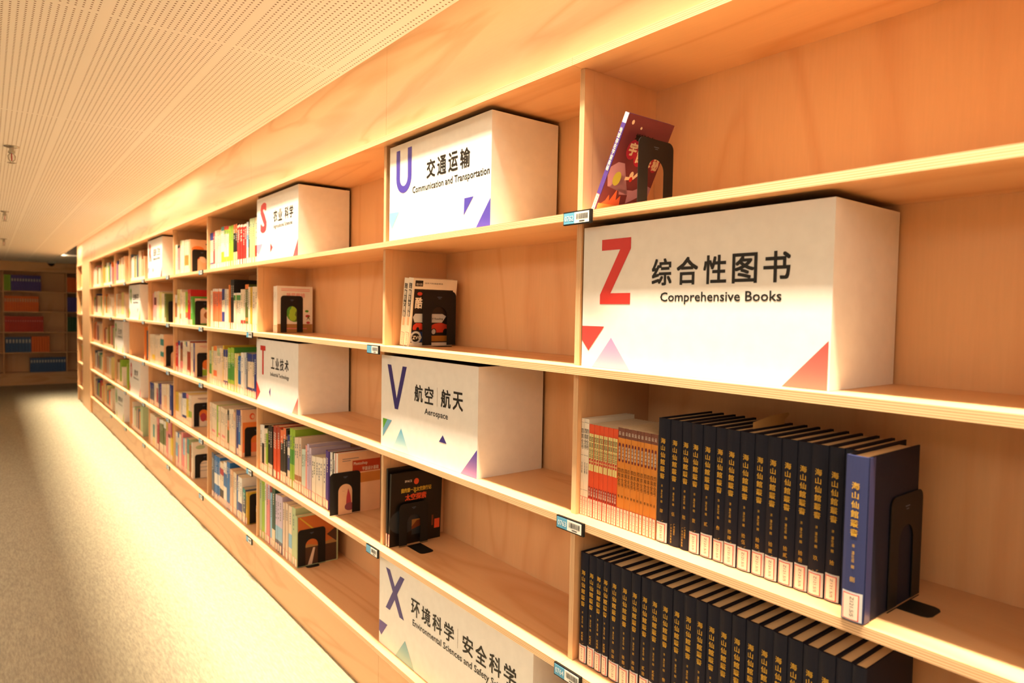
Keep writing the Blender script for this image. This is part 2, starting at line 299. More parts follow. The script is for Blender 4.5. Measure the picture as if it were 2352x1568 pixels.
BOOKS = {
 'r1b4': (1, [(4.463, 0.0726, 0.229, 'navy20 cream60 navy8 cream'),(4.39, 0.054, 0.23, 'crimson'),(4.336, 0.0736, 0.233, 'cream'),(4.263, 0.0647, 0.229, 'peach12 cream'),(4.198, 0.053, 0.244, 'teal10 ivory50 lime25 cream'),(4.145, 0.051, 0.241, 'red8 lime10 ivory55 lime'),(4.094, 0.05, 0.238, 'red8 lime10 ivory55 lime'),(4.044, 0.0804, 0.234, 'lime'),(3.958, 0.0677, 0.236, 'salmon20 black45 peach'),(3.885, 0.0559, 0.225, 'ivory6 red'),(3.829, 0.05, 0.222, 'ivory6 red'),(3.779, 0.0579, 0.22, 'ivory6 red'),(3.721, 0.0334, 0.228, 'grey30 sky30 ivory'),(3.688, 0.0275, 0.228, 'black'),(3.661, 0.0422, 0.238, 'sage20 paleyellow'),(3.618, 0.0402, 0.238, 'sage20 paleyellow'),(3.578, 0.0402, 0.237, 'cream60 red25 cream')]),
 'r1b5': (1, [(5.428, 0.0729, 0.224, 'cream'),(5.355, 0.0869, 0.213, 'black10 rose'),(5.268, 0.0694, 0.242, 'sage15 cream'),(5.199, 0.0597, 0.237, 'cream'),(5.132, 0.0685, 0.235, 'cream45 orange30 cream'),(5.064, 0.0404, 0.233, 'cream45 orange30 cream'),(5.023, 0.0422, 0.232, 'peach')]),
 'r2b4': (2, [(4.429, 0.038, 0.224, 'cream'),(4.391, 0.051, 0.235, 'white7 salmon'),(4.34, 0.056, 0.234, 'white7 salmon'),(4.284, 0.049, 0.233, 'white7 salmon'),(4.235, 0.054, 0.232, 'white7 salmon'),(4.181, 0.053, 0.23, 'navy28 cream30 navy25 cream'),(4.128, 0.04, 0.229, 'grey'),(4.088, 0.04, 0.227, 'cream'),(4.043, 0.03, 0.251, 'orange'),(4.009, 0.065, 0.28, 'black'),(3.938, 0.063, 0.204, 'white6 green14 cream'),(3.875, 0.062, 0.203, 'white6 green14 cream'),(3.808, 0.04, 0.222, 'cream75 red10 cream'),(3.768, 0.035, 0.221, 'cream75 red10 cream'),(3.733, 0.058, 0.246, 'orange10 olive62 orange7 olive'),(3.673, 0.027, 0.232, 'cream'),(3.646, 0.028, 0.231, 'mustard'),(3.618, 0.046, 0.232, 'cream'),(3.572, 0.044, 0.232, 'cream')]),
 'r2b5': (2, [(5.428, 0.068, 0.209, 'white28 brown50 cream'),(5.359, 0.067, 0.246, 'paleyellow cream'),(5.292, 0.0577, 0.245, 'cream70 brown15 cream'),(5.234, 0.1108, 0.226, 'cream'),(5.115, 0.0689, 0.225, 'lime62 brown18 cream'),(5.046, 0.0828, 0.242, 'red'),(4.964, 0.0614, 0.195, 'green')]),
 'r2b6': (2, [(6.285, 0.082, 0.23, 'pink'),(6.203, 0.081, 0.243, 'cream20 maroon25 pink'),(6.122, 0.112, 0.246, 'cream'),(6.01, 0.108, 0.235, 'paleyellow'),(5.902, 0.094, 0.224, 'cream'),(5.808, 0.062, 0.222, 'olive')]),
 'r3b4': (3, [(4.463, 0.045, 0.204, 'sage40 green30 cream'),(4.418, 0.0509, 0.23, 'paleyellow'),(4.367, 0.0382, 0.237, 'orange12 cream50 salmon15 cream'),(4.329, 0.0303, 0.238, 'orange12 cream50 salmon15 cream'),(4.299, 0.0666, 0.227, 'sage20 cream'),(4.232, 0.0528, 0.23, 'cream'),(4.179, 0.0294, 0.248, 'mustard'),(4.15, 0.0744, 0.226, 'navy18 cream62 navy10 cream'),(4.071, 0.0714, 0.242, 'lime35 green40 lime'),(3.999, 0.0646, 0.246, 'lime35 green40 lime'),(3.929, 0.0724, 0.216, 'paleyellow'),(3.856, 0.0558, 0.205, 'blue75 cream'),(3.801, 0.045, 0.228, 'white'),(3.756, 0.0382, 0.231, 'grey'),(3.718, 0.0215, 0.231, 'slate'),(3.697, 0.0401, 0.229, 'navy18 cream60 navy8 cream'),(3.657, 0.0401, 0.23, 'navy18 cream60 navy8 cream'),(3.616, 0.0382, 0.231, 'navy18 cream60 navy8 cream'),(3.578, 0.0343, 0.233, 'navy')]),
 'r3b5': (3, [(5.428, 0.0788, 0.208, 'red'),(5.346, 0.0666, 0.227, 'navy15 white70 navy'),(5.279, 0.0972, 0.217, 'maroon20 brown40 rose'),(5.182, 0.0499, 0.227, 'cream'),(5.132, 0.0473, 0.23, 'sage10 cream'),(5.085, 0.0324, 0.23, 'navy15 cream70 navy'),(5.052, 0.0823, 0.235, 'cream30 rust60 cream'),(4.97, 0.0823, 0.227, 'cream'),(4.888, 0.0377, 0.231, 'navy')]),
 'r3b6': (3, [(6.403, 0.0902, 0.237, 'cream'),(6.313, 0.111, 0.239, 'cream70 yellow20 cream'),(6.182, 0.1006, 0.235, 'cream'),(6.081, 0.0972, 0.237, 'cream'),(5.984, 0.144, 0.252, 'cream15 teal20 cream20 teal15 peach')]),
 'r4b4': (4, [(4.463, 0.038, 0.231, 'cream'),(4.422, 0.038, 0.23, 'cream70 rose6 cream'),(4.382, 0.0371, 0.23, 'cream70 rose6 cream'),(4.342, 0.0362, 0.23, 'cream'),(4.303, 0.0362, 0.229, 'lime'),(4.264, 0.0353, 0.229, 'cream70 rose6 cream'),(4.226, 0.0344, 0.229, 'cream'),(4.189, 0.0344, 0.229, 'cream70 rose6 cream'),(4.152, 0.0335, 0.228, 'cream70 rose6 cream'),(4.117, 0.0335, 0.228, 'cream'),(4.074, 0.0271, 0.227, 'black25 orange25 olive'),(4.043, 0.0434, 0.24, 'cream'),(4.0, 0.0479, 0.244, 'cream'),(3.952, 0.0407, 0.233, 'peach20 cream'),(3.905, 0.0461, 0.251, 'navy'),(3.859, 0.0389, 0.255, 'navy25 blue50 cream'),(3.817, 0.0253, 0.261, 'peach')]),
 'r4b5': (4, [(5.428, 0.1109, 0.199, 'mustard70 cream'),(5.317, 0.0715, 0.2, 'cream'),(5.246, 0.0436, 0.201, 'grey'),(5.202, 0.0567, 0.214, 'navy18 white55 navy8 cream'),(5.145, 0.0534, 0.219, 'navy18 white55 navy8 cream'),(5.092, 0.0814, 0.218, 'rose15 yellow60 cream'),(5.011, 0.0715, 0.216, 'cream50 lime20 cream')]),
 'r4b6': (4, [(6.403, 0.1395, 0.179, 'navy30 slate50 cream'),(6.252, 0.112, 0.187, 'cream'),(6.14, 0.0759, 0.194, 'cream20 crimson60 cream'),(6.064, 0.0579, 0.199, 'slate'),(6.006, 0.0645, 0.202, 'purple'),(5.937, 0.1015, 0.209, 'cream'),(5.836, 0.0987, 0.217, 'cream40 peach'),(5.737, 0.1053, 0.224, 'cream'),(5.629, 0.0797, 0.232, 'navy')]),
 'r5b4': (5, [(4.418, 0.058, 0.272, 'slate'),(4.35, 0.113, 0.268, 'blue40 white25 blue25 cream'),(4.238, 0.082, 0.248, 'cream15 red15 cream35 black20 cream'),(4.156, 0.066, 0.264, 'white25 blue30 white'),(4.09, 0.064, 0.277, 'blue'),(4.018, 0.058, 0.246, 'peach'),(3.96, 0.065, 0.24, 'cream'),(3.895, 0.04, 0.236, 'navy30 blue'),(3.855, 0.07, 0.237, 'white60 navy20 cream'),(3.778, 0.053, 0.188, 'teal30 slate40 cream'),(3.725, 0.022, 0.177, 'mustard')]),
 'r5b5': (5, [(5.428, 0.073, 0.25, 'white30 sky40 cream'),(5.355, 0.0499, 0.256, 'blue15 cream20 rose'),(5.305, 0.0592, 0.252, 'cream'),(5.245, 0.0481, 0.273, 'rose'),(5.197, 0.0472, 0.238, 'sky50 rose'),(5.15, 0.0379, 0.243, 'cream'),(5.112, 0.0407, 0.248, 'rose'),(5.071, 0.061, 0.256, 'teal40 sage'),(5.011, 0.0629, 0.22, 'brown'),(4.94, 0.0268, 0.248, 'ivory')]),
 'r5b6': (5, [(6.403, 0.1144, 0.263, 'cream'),(6.289, 0.0839, 0.263, 'cream30 teal40 paleyellow'),(6.205, 0.0756, 0.26, 'cream'),(6.118, 0.0738, 0.264, 'rose20 crimson60 cream'),(6.034, 0.0922, 0.263, 'white12 olive60 cream'),(5.942, 0.0747, 0.27, 'white12 olive60 cream'),(5.868, 0.0839, 0.269, 'white20 olive50 cream'),(5.784, 0.0858, 0.277, 'mustard25 rose'),(5.698, 0.0738, 0.276, 'rose30 maroon10 cream'),(5.615, 0.0664, 0.297, 'crimson40 yellow45 cream')]),
 'r4b3': (4, [(3.483, 0.0307, 0.228, 'white45 cream'),(3.452, 0.0346, 0.232, 'white40 black45 cream'),(3.418, 0.0298, 0.217, 'cream'),(3.388, 0.025, 0.22, 'cream10 lime70 cream'),(3.363, 0.0346, 0.241, 'black78 cream'),(3.326, 0.0346, 0.245, 'black78 cream'),(3.286, 0.0538, 0.251, 'rust25 vermilion'),(3.229, 0.0413, 0.257, 'rust25 vermilion'),(3.184, 0.0384, 0.247, 'salmon25 black55 cream'),(3.144, 0.0346, 0.261, 'salmon20 black60 cream'),(3.108, 0.0183, 0.257, 'black'),(3.088, 0.0355, 0.236, 'navy25 white15 navy30 cream'),(3.051, 0.0634, 0.273, 'lime35 green25 lime'),(2.986, 0.024, 0.24, 'beige70 brown10 cream'),(2.962, 0.025, 0.244, 'beige70 brown10 cream'),(2.937, 0.024, 0.247, 'beige70 brown10 cream'),(2.911, 0.0173, 0.199, 'mint'),(2.894, 0.0173, 0.202, 'mint'),(2.877, 0.0163, 0.205, 'mint'),(2.855, 0.0183, 0.226, 'pink'),(2.836, 0.0202, 0.235, 'lilac'),(2.814, 0.0183, 0.222, 'lilac'),(2.79, 0.024, 0.192, 'ivory'),(2.764, 0.024, 0.194, 'ivory'),(2.739, 0.024, 0.197, 'ivory'),(2.714, 0.024, 0.199, 'ivory'),(2.689, 0.0231, 0.201, 'ivory'),(2.665, 0.0231, 0.204, 'ivory'),(2.64, 0.0173, 0.24, 'purple'),(2.622, 0.0192, 0.242, 'purple'),(2.597, 0.0231, 0.241, 'white'),(2.573, 0.0125, 0.244, 'black'),(2.559, 0.0144, 0.243, 'white'),(2.542, 0.0144, 0.246, 'vermilion')]),
 'r5b3': (5, [(3.483, 0.0365, 0.317, 'sage'),(3.447, 0.0385, 0.321, 'lime'),(3.408, 0.0207, 0.318, 'white'),(3.384, 0.0247, 0.315, 'rose'),(3.36, 0.0296, 0.317, 'lilac30 rose'),(3.327, 0.0316, 0.261, 'sky'),(3.296, 0.0434, 0.303, 'darkgreen70 cream'),(3.245, 0.0503, 0.274, 'lilac55 sky25 slate'),(3.194, 0.0473, 0.277, 'lilac55 sky25 slate'),(3.138, 0.0227, 0.256, 'beige'),(3.113, 0.0227, 0.262, 'beige'),(3.089, 0.0217, 0.264, 'beige'),(3.065, 0.0404, 0.26, 'cream50 sky25 cream'),(3.021, 0.0444, 0.264, 'sage')]),
 'r2b3': (2, [(3.397, 0.02, 0.228, 'cream40 teal20 cream'),(3.377, 0.017, 0.231, 'white'),(3.36, 0.019, 0.233, 'white'),(3.341, 0.02, 0.233, 'white')]),
 'r3b0a': (3, [(1.133, 0.0088, 0.209, 'setwhite'),(1.124, 0.0078, 0.21, 'setwhite'),(1.116, 0.0078, 0.21, 'setwhite'),(1.108, 0.0088, 0.209, 'setorange'),(1.099, 0.0078, 0.209, 'setorange'),(1.091, 0.0078, 0.209, 'setorange'),(1.083, 0.0088, 0.21, 'setorange'),(1.075, 0.0078, 0.21, 'setorange'),(1.067, 0.0058, 0.209, 'setorange'),(1.061, 0.0068, 0.209, 'setorange'),(1.054, 0.0068, 0.209, 'setorange'),(1.047, 0.0078, 0.209, 'setorange'),(1.039, 0.0068, 0.209, 'setorange'),(1.033, 0.0078, 0.209, 'setorange'),(1.025, 0.0078, 0.209, 'setorange'),(1.018, 0.0117, 0.229, 'setgold'),(1.006, 0.0097, 0.229, 'setgold'),(0.997, 0.0097, 0.229, 'setgold'),(0.987, 0.0078, 0.228, 'setgold'),(0.979, 0.0088, 0.228, 'setgold'),(0.97, 0.0088, 0.228, 'setgold'),(0.962, 0.0097, 0.228, 'setgold'),(0.951, 0.0088, 0.228, 'setgold'),(0.942, 0.0097, 0.228, 'setgold'),(0.932, 0.0088, 0.228, 'setgold'),(0.924, 0.0088, 0.228, 'setgold'),(0.915, 0.0097, 0.228, 'setgold')]),
 'r3b0b': (3, [(0.908, 0.03, 0.257, 'blue'),(0.878, 0.029, 0.257, 'blue'),(0.849, 0.024, 0.257, 'blue'),(0.825, 0.026, 0.255, 'blue'),(0.799, 0.029, 0.254, 'blue'),(0.77, 0.025, 0.254, 'blue'),(0.745, 0.028, 0.256, 'blue'),(0.717, 0.03, 0.257, 'blue'),(0.687, 0.027, 0.257, 'blue'),(0.66, 0.026, 0.258, 'blue'),(0.634, 0.029, 0.259, 'blue'),(0.605, 0.026, 0.259, 'blue'),(0.579, 0.029, 0.259, 'blue'),(0.55, 0.026, 0.257, 'blue'),(0.524, 0.022, 0.256, 'blue')]),
 'r4b0': (4, [(1.126, 0.026, 0.263, 'blue'),(1.1, 0.025, 0.263, 'blue'),(1.075, 0.022, 0.261, 'blue'),(1.052, 0.02, 0.258, 'blue'),(1.032, 0.033, 0.256, 'blue'),(0.999, 0.03, 0.256, 'blue'),(0.968, 0.026, 0.258, 'blue'),(0.941, 0.027, 0.258, 'blue'),(0.914, 0.028, 0.26, 'blue'),(0.886, 0.029, 0.261, 'blue'),(0.857, 0.028, 0.263, 'blue'),(0.829, 0.03, 0.264, 'blue'),(0.799, 0.025, 0.265, 'blue'),(0.774, 0.028, 0.264, 'blue'),(0.746, 0.027, 0.264, 'blue'),(0.718, 0.029, 0.266, 'blue'),(0.689, 0.026, 0.267, 'blue'),(0.662, 0.028, 0.264, 'blue'),(0.634, 0.027, 0.266, 'blue'),(0.607, 0.028, 0.269, 'blue'),(0.578, 0.027, 0.271, 'blue'),(0.551, 0.029, 0.272, 'blue'),(0.522, 0.026, 0.273, 'blue'),(0.496, 0.024, 0.275, 'blue')]),
}
# ------------------------------------------------------------------ setting
XF, XB, P, T = 1.053, 1.335, 0.35, 0.018          # shelf front, back panel, row pitch, board thickness
FLOOR, CEILZ = -1.615, 0.50
DIV = [.17, 1.135, 2.105, 3.485, 4.465, 5.43, 6.405, 7.37, 8.31, 9.25, 10.2]
def struct(name, mb, mats, parent=None, **k):
    o = mb.build(name, mats, parent, **k)
    if parent is None: o['kind'] = 'structure'
    return o
struct('floor', MB().box(-3, 3, -3, 14.6, FLOOR-.05, FLOOR), [CARPET])
cl = struct('ceiling', MB().box(-3, .883, -3, 14.6, CEILZ, CEILZ+.02), [CEIL])
struct('ceiling_panel', MB().box(.883, 3, 12.0, 14.6, CEILZ, CEILZ+.02), [CEIL], cl)
struct('trim_1', MB().box(.87, .8825, -3, 12.0, CEILZ+.02, .86).box(.8825, 1.40, -3, 12.0, .85, .86).box(.8825, 1.40, 12.0, 12.012, CEILZ+.021, .85), [mat('slot_lining', hexc('6a6158'), .8)])
struct('wall_left', MB().box(-3.1, -3, -3, 14.6, FLOOR, CEILZ), [PLAIN])
struct('wall_rear', MB().box(-3, 3, -3.1, -3, FLOOR, CEILZ), [PLAIN])
struct('wall_back', MB().box(-3, 3, 14.5, 14.6, FLOOR, CEILZ), [PLAIN])
wr = struct('wall_right', MB().box(1.3475, 1.40, -3, 11.75, FLOOR, .85), [PLAIN])
# fascia panels over the bookcase, joints every bay and a half
js = [-1.4, .62, 2.05, 3.5, 4.95, 6.4, 7.85, 9.3, 11.715]
for a, b in zip(js, js[1:]):
    struct('fascia_panel', MB().box(1.056, 1.074, a+.0006, b-.0006, .3505, .85), [W_H], wr)
bb = None
js = [-1.4, .17, 1.135, 2.105, 3.485, 4.465, 5.43, 6.405, 7.37, 8.31, 9.25, 10.2, 11.715]
for a, b in zip(js, js[1:]):
    o = struct('baseboard_right' if bb is None else 'plinth_panel', MB().box(1.075, 1.093, a+.0006, b-.0006, FLOOR, -1.419), [W_H], bb)
    bb = bb or o

# ------------------------------------------------------------------ the bookcase, one bay after another
BAYTXT = {0: 'empty birch plywood bookcase bay right of the tall Z sign bay',
 1: 'birch plywood bookcase bay holding the Z sign and navy volumes',
 2: 'birch plywood bookcase bay holding the U, V and X signs',
 3: 'wide birch plywood bookcase bay holding the S and T signs',
 4: 'birch plywood bookcase bay full of books, beside the S and T signs',
 5: 'birch plywood bookcase bay full of books, second beyond the S sign',
 6: 'birch plywood bookcase bay with the red R sign on its top row',
 7: 'birch plywood bookcase bay just beyond the red R sign',
 8: 'birch plywood bookcase bay with a low sign on its third row',
 9: 'birch plywood bookcase bay, second before the wide far end panel',
 10: 'birch plywood bookcase bay touching the wide far end panel',
 11: 'narrow birch plywood bookcase bay beyond the wide far end panel'}
def bay(n, y0, y1, div=True, back=True):
    root = tag(empty('bookcase_bay', (XF, y1, FLOOR)), BAYTXT[n], 'bookcase', 'bays of the long plywood bookcase')
    root_off = Vector((XF, y1, FLOOR))
    def add(name, mb, mats):
        o = mb.build(name, mats, root); o.matrix_parent_inverse = Matrix.Translation(-root_off); return o
    for k in range(6):
        z = -P*(k-1)
        add('shelf_board', MB().box(XF, XB, y0+.0004, y1-.0004, z-T, z, 0, front=1), [W_H, W_EZ])
        if k < 5 and div:
            a, b = z-P+.0004, z-T-.0004
            add('divider_strip', MB().box(1.086, 1.1148, y1-.0095, y1+.0065, a, b, 0, front=1), [W_V, W_EY])
            add('divider', MB().box(1.1155, XB, y1-.0090, y1+.0065, a, b), [W_V])
    add('back_panel', MB().box(XB+.0004, XB+.010, y0+.0004, y1-.0004, -1.418, .35), [W_V])
    return root
edges = DIV
bay(0, -1.4, .179)
for n in range(1, 11): bay(n, DIV[n-1]+.009, DIV[n]+.009)
bay(11, 11.04, 11.70, False)
tag(MB().box(XF, 1.08, 10.2095, 11.0395, -1.6145, .3495).build('end_panel', [W_V]), 'wide plain plywood panel standing between the last two bookcase bays', 'panel')
tag(MB().box(XF, 1.345, 11.7005, 11.715, -1.6145, .3495).build('end_panel', [W_V]), 'thin plywood end panel closing the far end of the bookcase', 'panel')

# ------------------------------------------------------------------ shelf number tags
def number_tag(y, z, num, lab, seed):
    root = MB().box(0, .006, -.089, 0, -.029, .001).build('shelf_tag', [BLACK], None, (XF-.0065, y+.045, z))
    tag(root, lab, 'tag', 'black framed number tags clipped to shelf edges')
    MB().box(-.0006, .0002, -.037, -.002, -.0265, -.002).build('number_field', [mat('tag_blue', hexc('62a9cf'), .4)], root)
    MB().box(-.0006, .0002, -.0835, -.037, -.0265, -.002).build('barcode_field', [mat('tag_white', hexc('efede6'), .4)], root)
    mb = MB(); rr = random.Random(seed); u = .043; Pn = lambda u, v: (-.0009, -u, v)
    while u < .079:
        wd = rr.choice((.0006, .0011, .0017)); mb.poly([Pn(u, -.018), Pn(u+wd, -.018), Pn(u+wd, -.006), Pn(u, -.006)]); u += wd + rr.choice((.0008, .0013))
    mb.poly([Pn(.053, -.0235), Pn(.070, -.0235), Pn(.070, -.0215), Pn(.053, -.0215)])
    mb.build('barcode', [INK], root)
    if num:
        m2 = MB(); put(m2, num, .0055, -.0205, .034, -.0085, Pn, 0, .01); m2.build('number', [mat('tag_print', hexc('e8f2f6'), .5)], root)
    return root
ROWN = ['', 'top', 'second', 'third', 'fourth', 'bottom']
number_tag(1.110, 0, '0762', 'blue and white tag 0762 on the shelf edge above the Z sign', 1)
number_tag(1.112, -.70, '0763', 'blue and white tag 0763 on the shelf edge below the Z sign', 2)
number_tag(1.110, -1.05, '0764', 'blue and white tag 0764 under the lower row of navy volumes', 3)
number_tag(2.115, -.35, '', 'shelf tag between the T sign bay and the magazines', 4)
number_tag(2.107, -1.05, '', 'shelf tag at the upper left corner of the X sign', 5)
bayw = {3: 'wide S and T sign bay', 4: 'bay left of S and T', 5: 'second bay left of S', 6: 'red R sign bay', 7: 'bay beyond the R sign', 8: 'second bay beyond the R sign', 9: 'third bay beyond the R sign'}
for d, rows in ((3, (2, 4, 5)), (4, (1, 2, 3, 4, 5)), (5, (1, 2, 3, 4, 5)), (6, (1, 2, 3, 4, 5)), (7, (1, 2, 3, 4, 5)), (8, (1, 2, 5))):
    for r in rows:
        number_tag(DIV[d]+.01, -P*(r-1), '', 'small shelf tag under the %s row, left end of %s' % (ROWN[r], bayw[d]), 10*d+r)

# ------------------------------------------------------------------ sign boxes
BLACKCARD = mat('black_card', hexc('1b1815'), .7)
def letter_poly(ch, n=14):
    if ch == 'Z': return [(.058,.286),(.144,.286),(.144,.262),(.087,.167),(.145,.167),(.145,.143),(.055,.143),(.055,.164),(.113,.262),(.058,.262)]
    if ch == 'V': return [(.044,.287),(.071,.287),(.111,.176),(.150,.287),(.178,.287),(.121,.140),(.099,.140)]
    if ch == 'X': return [(.048,.282),(.077,.282),(.113,.234),(.150,.282),(.179,.282),(.129,.212),(.178,.141),(.148,.141),(.113,.188),(.079,.141),(.049,.141),(.098,.212)]
    if ch == 'T': return [(.060,.286),(.138,.286),(.138,.262),(.110,.262),(.110,.142),(.088,.142),(.088,.262),(.060,.262)]
    if ch == 'U':
        o = [(.046,.298)]
        o += [(.097-.051*math.cos(a), .207-.051*math.sin(a)) for a in [math.pi*k/n for k in range(n+1)]]
        o += [(.148,.298),(.122,.298)]
        o += [(.097+.026*math.cos(a), .207-.028*math.sin(a)) for a in [math.pi*k/n for k in range(n+1)]]
        o += [(.071,.298)]
        return o
def col(c): return mat('ink_' + c, hexc(c), .45)
def sign_box(row, yl, yr, div, ch, cn, en, lcol, label, tris, x=1.089, cjk=None, engb=None, bars=(), h=.317):
    z = -P*(row-1)
    root = empty('sign_box', (x, yl, z)); tag(root, label, 'sign', 'white subject sign boxes on the shelves')
    W = yl-yr
    off = max(0, yl-(div-.0105))       # the face sheet laps over the upright, the box behind clears it
    MB().box(.0016, .242, -W+.0012, -off, .0003, h).build('box', [BLACKCARD], root)
    MB().box(0, .0014, -W-.0002, 0, .0003, h+.0002).build('face_sheet', [WHITE], root)
    MB().box(.0016, .239, -W-.0002, -W+.0010, .0003, h+.0002).build('side_sheet', [WHITE], root)
    Pn = lambda u, v: (-.0005, -u, v)
    mb = MB()
    pl = letter_poly(ch)
    if pl: mb.poly([Pn(*p) for p in pl])
    else: put(mb, ch, .056, .143, .150, .290, Pn, 0, .055)
    lo = mb.build('letter', [col(lcol)], root, fix=False)
    bw = cjk or (.225, .181, .508, .236); mb = MB()
    for i, (s, u0, u1) in enumerate(cn):
        if i and u0-cn[i-1][2] > .02: mb.build('title', [INK], root, fix=False); mb = MB()
        put(mb, s, u0, bw[1], u1, bw[3], Pn, 0, .024)
    mb.build('title', [INK], root, fix=False)
    for ub in bars: MB().poly([Pn(ub, .18), Pn(ub+.0012, .18), Pn(ub+.0012, .238), Pn(ub, .238)]).build('divider_line', [col('8b7f72')], root, fix=False)
    if en:
        mb = MB(); e = engb or (.227, .148, .494, .167); put(mb, en, e[0], e[1]-(.0055 if set(en) & set('gpy') else 0), e[2], e[3], Pn, 0, .016)
        mb.build('subtitle', [INK], root, fix=False)
    for t in tris:
        pts = t[0]
        m = col(t[1]) if len(t) == 2 else gradient('fade_'+t[1]+t[2], t[1], t[2], min(p[1] for p in pts), max(p[1] for p in pts))
        MB().poly([Pn(*p) for p in pts]).build('triangle', [m], root, fix=False)
    return root
def cn4(s, u0=.222, u1=.508):
    n = len(s); w = (u1-u0)/n
    return [(c, u0+i*w+.006, u0+(i+1)*w-.006) for i, c in enumerate(s)]
sign_box(2, 1.129, .546, 1.135, 'Z', cn4('综合性图书', .197, .515), 'Comprehensive Books', 'd8352c', 'large white box sign Z Comprehensive Books with red letter',
  [([(.0005,.093),(.070,.093),(.022,.037),(.0005,.060)], 'e8403c'), ([(.092,.069),(.035,.0005),(.148,.0005)], 'b98cc4', 'f0a8c8'), ([(.580,.083),(.500,.0005),(.580,.0005)], 'ea4b48', 'f07068')])
sign_box(1, 2.072, 1.490, 2.105, 'U', cn4('交通运输', .236, .486), 'Communication and Transportation', '4a3fae', 'white box sign U Communication and Transportation with violet letter',
  [([(.0005,.100),(.067,.098),(.017,.045),(.0005,.070)], '86cfe4'), ([(.454,.095),(.500,.095),(.452,.047)], '4a3fae'), ([(.5815,.082),(.509,.0005),(.5815,.0005)], '4d42b0')],
  engb=(.155, .146, .576, .168), cjk=(0, .181, 0, .238), x=1.083)
sign_box(3, 2.121, 1.536, 2.105, 'V', cn4('航空', .224, .352)+cn4('航天', .384, .516), 'Aerospace', '33287a', 'white box sign V Aerospace with dark indigo letter',
  [([(.014,.098),(.047,.098),(.015,.060)], '5aa52c'), ([(.047,.098),(.079,.098),(.013,.032),(.015,.060)], '6aa6c2'), ([(.144,.080),(.083,.0005),(.203,.0005)], '5aa9cc', 'b8e0e8'),
   ([(.403,.097),(.382,.074),(.425,.074)], '33287a'), ([(.5840,.083),(.502,.0005),(.5840,.0005)], '3a2f96', 'a47cb4')], engb=(.295, .147, .430, .166), bars=(.368,), x=1.0844)
sign_box(5, 2.121, 1.275, 2.105, 'X', cn4('环境科学', .219, .486)+cn4('安全科学', .520, .785), 'Environmental Sciences and Safety Sciences', '4a3f86', 'long white box sign X Environmental Sciences and Safety Sciences',
  [([(.002,.081),(.062,.082),(.018,.031),(.0005,.042)], '5a4a96'), ([(.187,.076),(.121,.0005),(.250,.0005)], '7db6c6', 'a8cfc8')], engb=(.236, .147, .770, .169), bars=(.500,), x=1.0844)
sign_box(3, 3.496, 2.916, 3.485, 'T', cn4('工业技术', .214, .466), 'Industrial Technology', 'd03428', 'white box sign T Industrial Technology with red letter',
  [([(.0005,.104),(.059,.052),(.0005,.001)], 'e2403a'), ([(.214,.088),(.190,.064),(.213,.041)], '5a4090'), ([(.579,.078),(.504,.0005),(.579,.0005)], 'e8423e', 'f49a90')], engb=(.211, .146, .466, .164), x=1.0844)
sign_box(1, 3.496, 2.925, 3.485, 'S', cn4('农业', .243, .375)+cn4('科学', .398, .515), 'Agricultural Sciences', 'e0404a', 'white box sign S Agricultural Sciences with red letter',
  [([(.0005,.090),(.084,.090),(.031,.040),(.0005,.053)], 'd79cc0'), ([(.206,.086),(.239,.064),(.205,.041)], 'e0404a'), ([(.570,.080),(.505,.0005),(.570,.0005)], 'e2505a')], engb=(.250, .152, .500, .169), x=1.0844)
sign_box(1, 6.394, 5.815, 6.405, 'R', cn4('医药', .24, .36)+cn4('卫生', .39, .51), 'Medicine and Health', 'c8453f', 'white box sign with red letter R on the far top row',
  [([(.0005,.095),(.08,.095),(.03,.045),(.0005,.055)], 'd79cc0'), ([(.206,.091),(.239,.069),(.205,.046)], 'e0404a'), ([(.575,.084),(.505,.001),(.575,.001)], 'e2505a')], x=1.083)
sign_box(2, 7.358, 6.778, 7.37, 'Q', cn4('生物科学', .22, .51), 'Biological Sciences', '6fae3c', 'white box sign with green letter Q on the far second row',
  [([(.0005,.11),(.07,.06),(.0005,.001)], '8cc63f'), ([(.45,.10),(.49,.10),(.45,.06)], '2f6a8a'), ([(.578,.09),(.51,.001),(.578,.001)], '8cc63f')], x=1.083)
sign_box(3, 8.298, 7.718, 8.31, 'P', cn4('天文学', .24, .49), 'Astronomy and Earth Sciences', '6fae3c', 'white box sign with green letter P on the far third row',
  [([(.12,.09),(.17,.001),(.09,.001)], 'a8d070'), ([(.578,.09),(.51,.001),(.578,.001)], '8cc63f')], x=1.083)
sign_box(4, 7.358, 6.778, 7.37, 'O', cn4('数学', .27, .47), 'Mathematics', 'd03428', 'white box sign with red letter on the far fourth row',
  [([(.0005,.11),(.06,.05),(.0005,.001)], 'e2403a'), ([(.578,.09),(.51,.001),(.578,.001)], 'e8607a')], x=1.083)
sign_box(5, 8.298, 7.718, 8.31, 'N', cn4('自然科学', .22, .51), 'Natural Sciences', '6fae3c', 'white box sign with green letter N on the far bottom row',
  [([(.12,.09),(.17,.001),(.09,.001)], 'a8d070'), ([(.578,.09),(.51,.001),(.578,.001)], '8cc63f')], x=1.083)

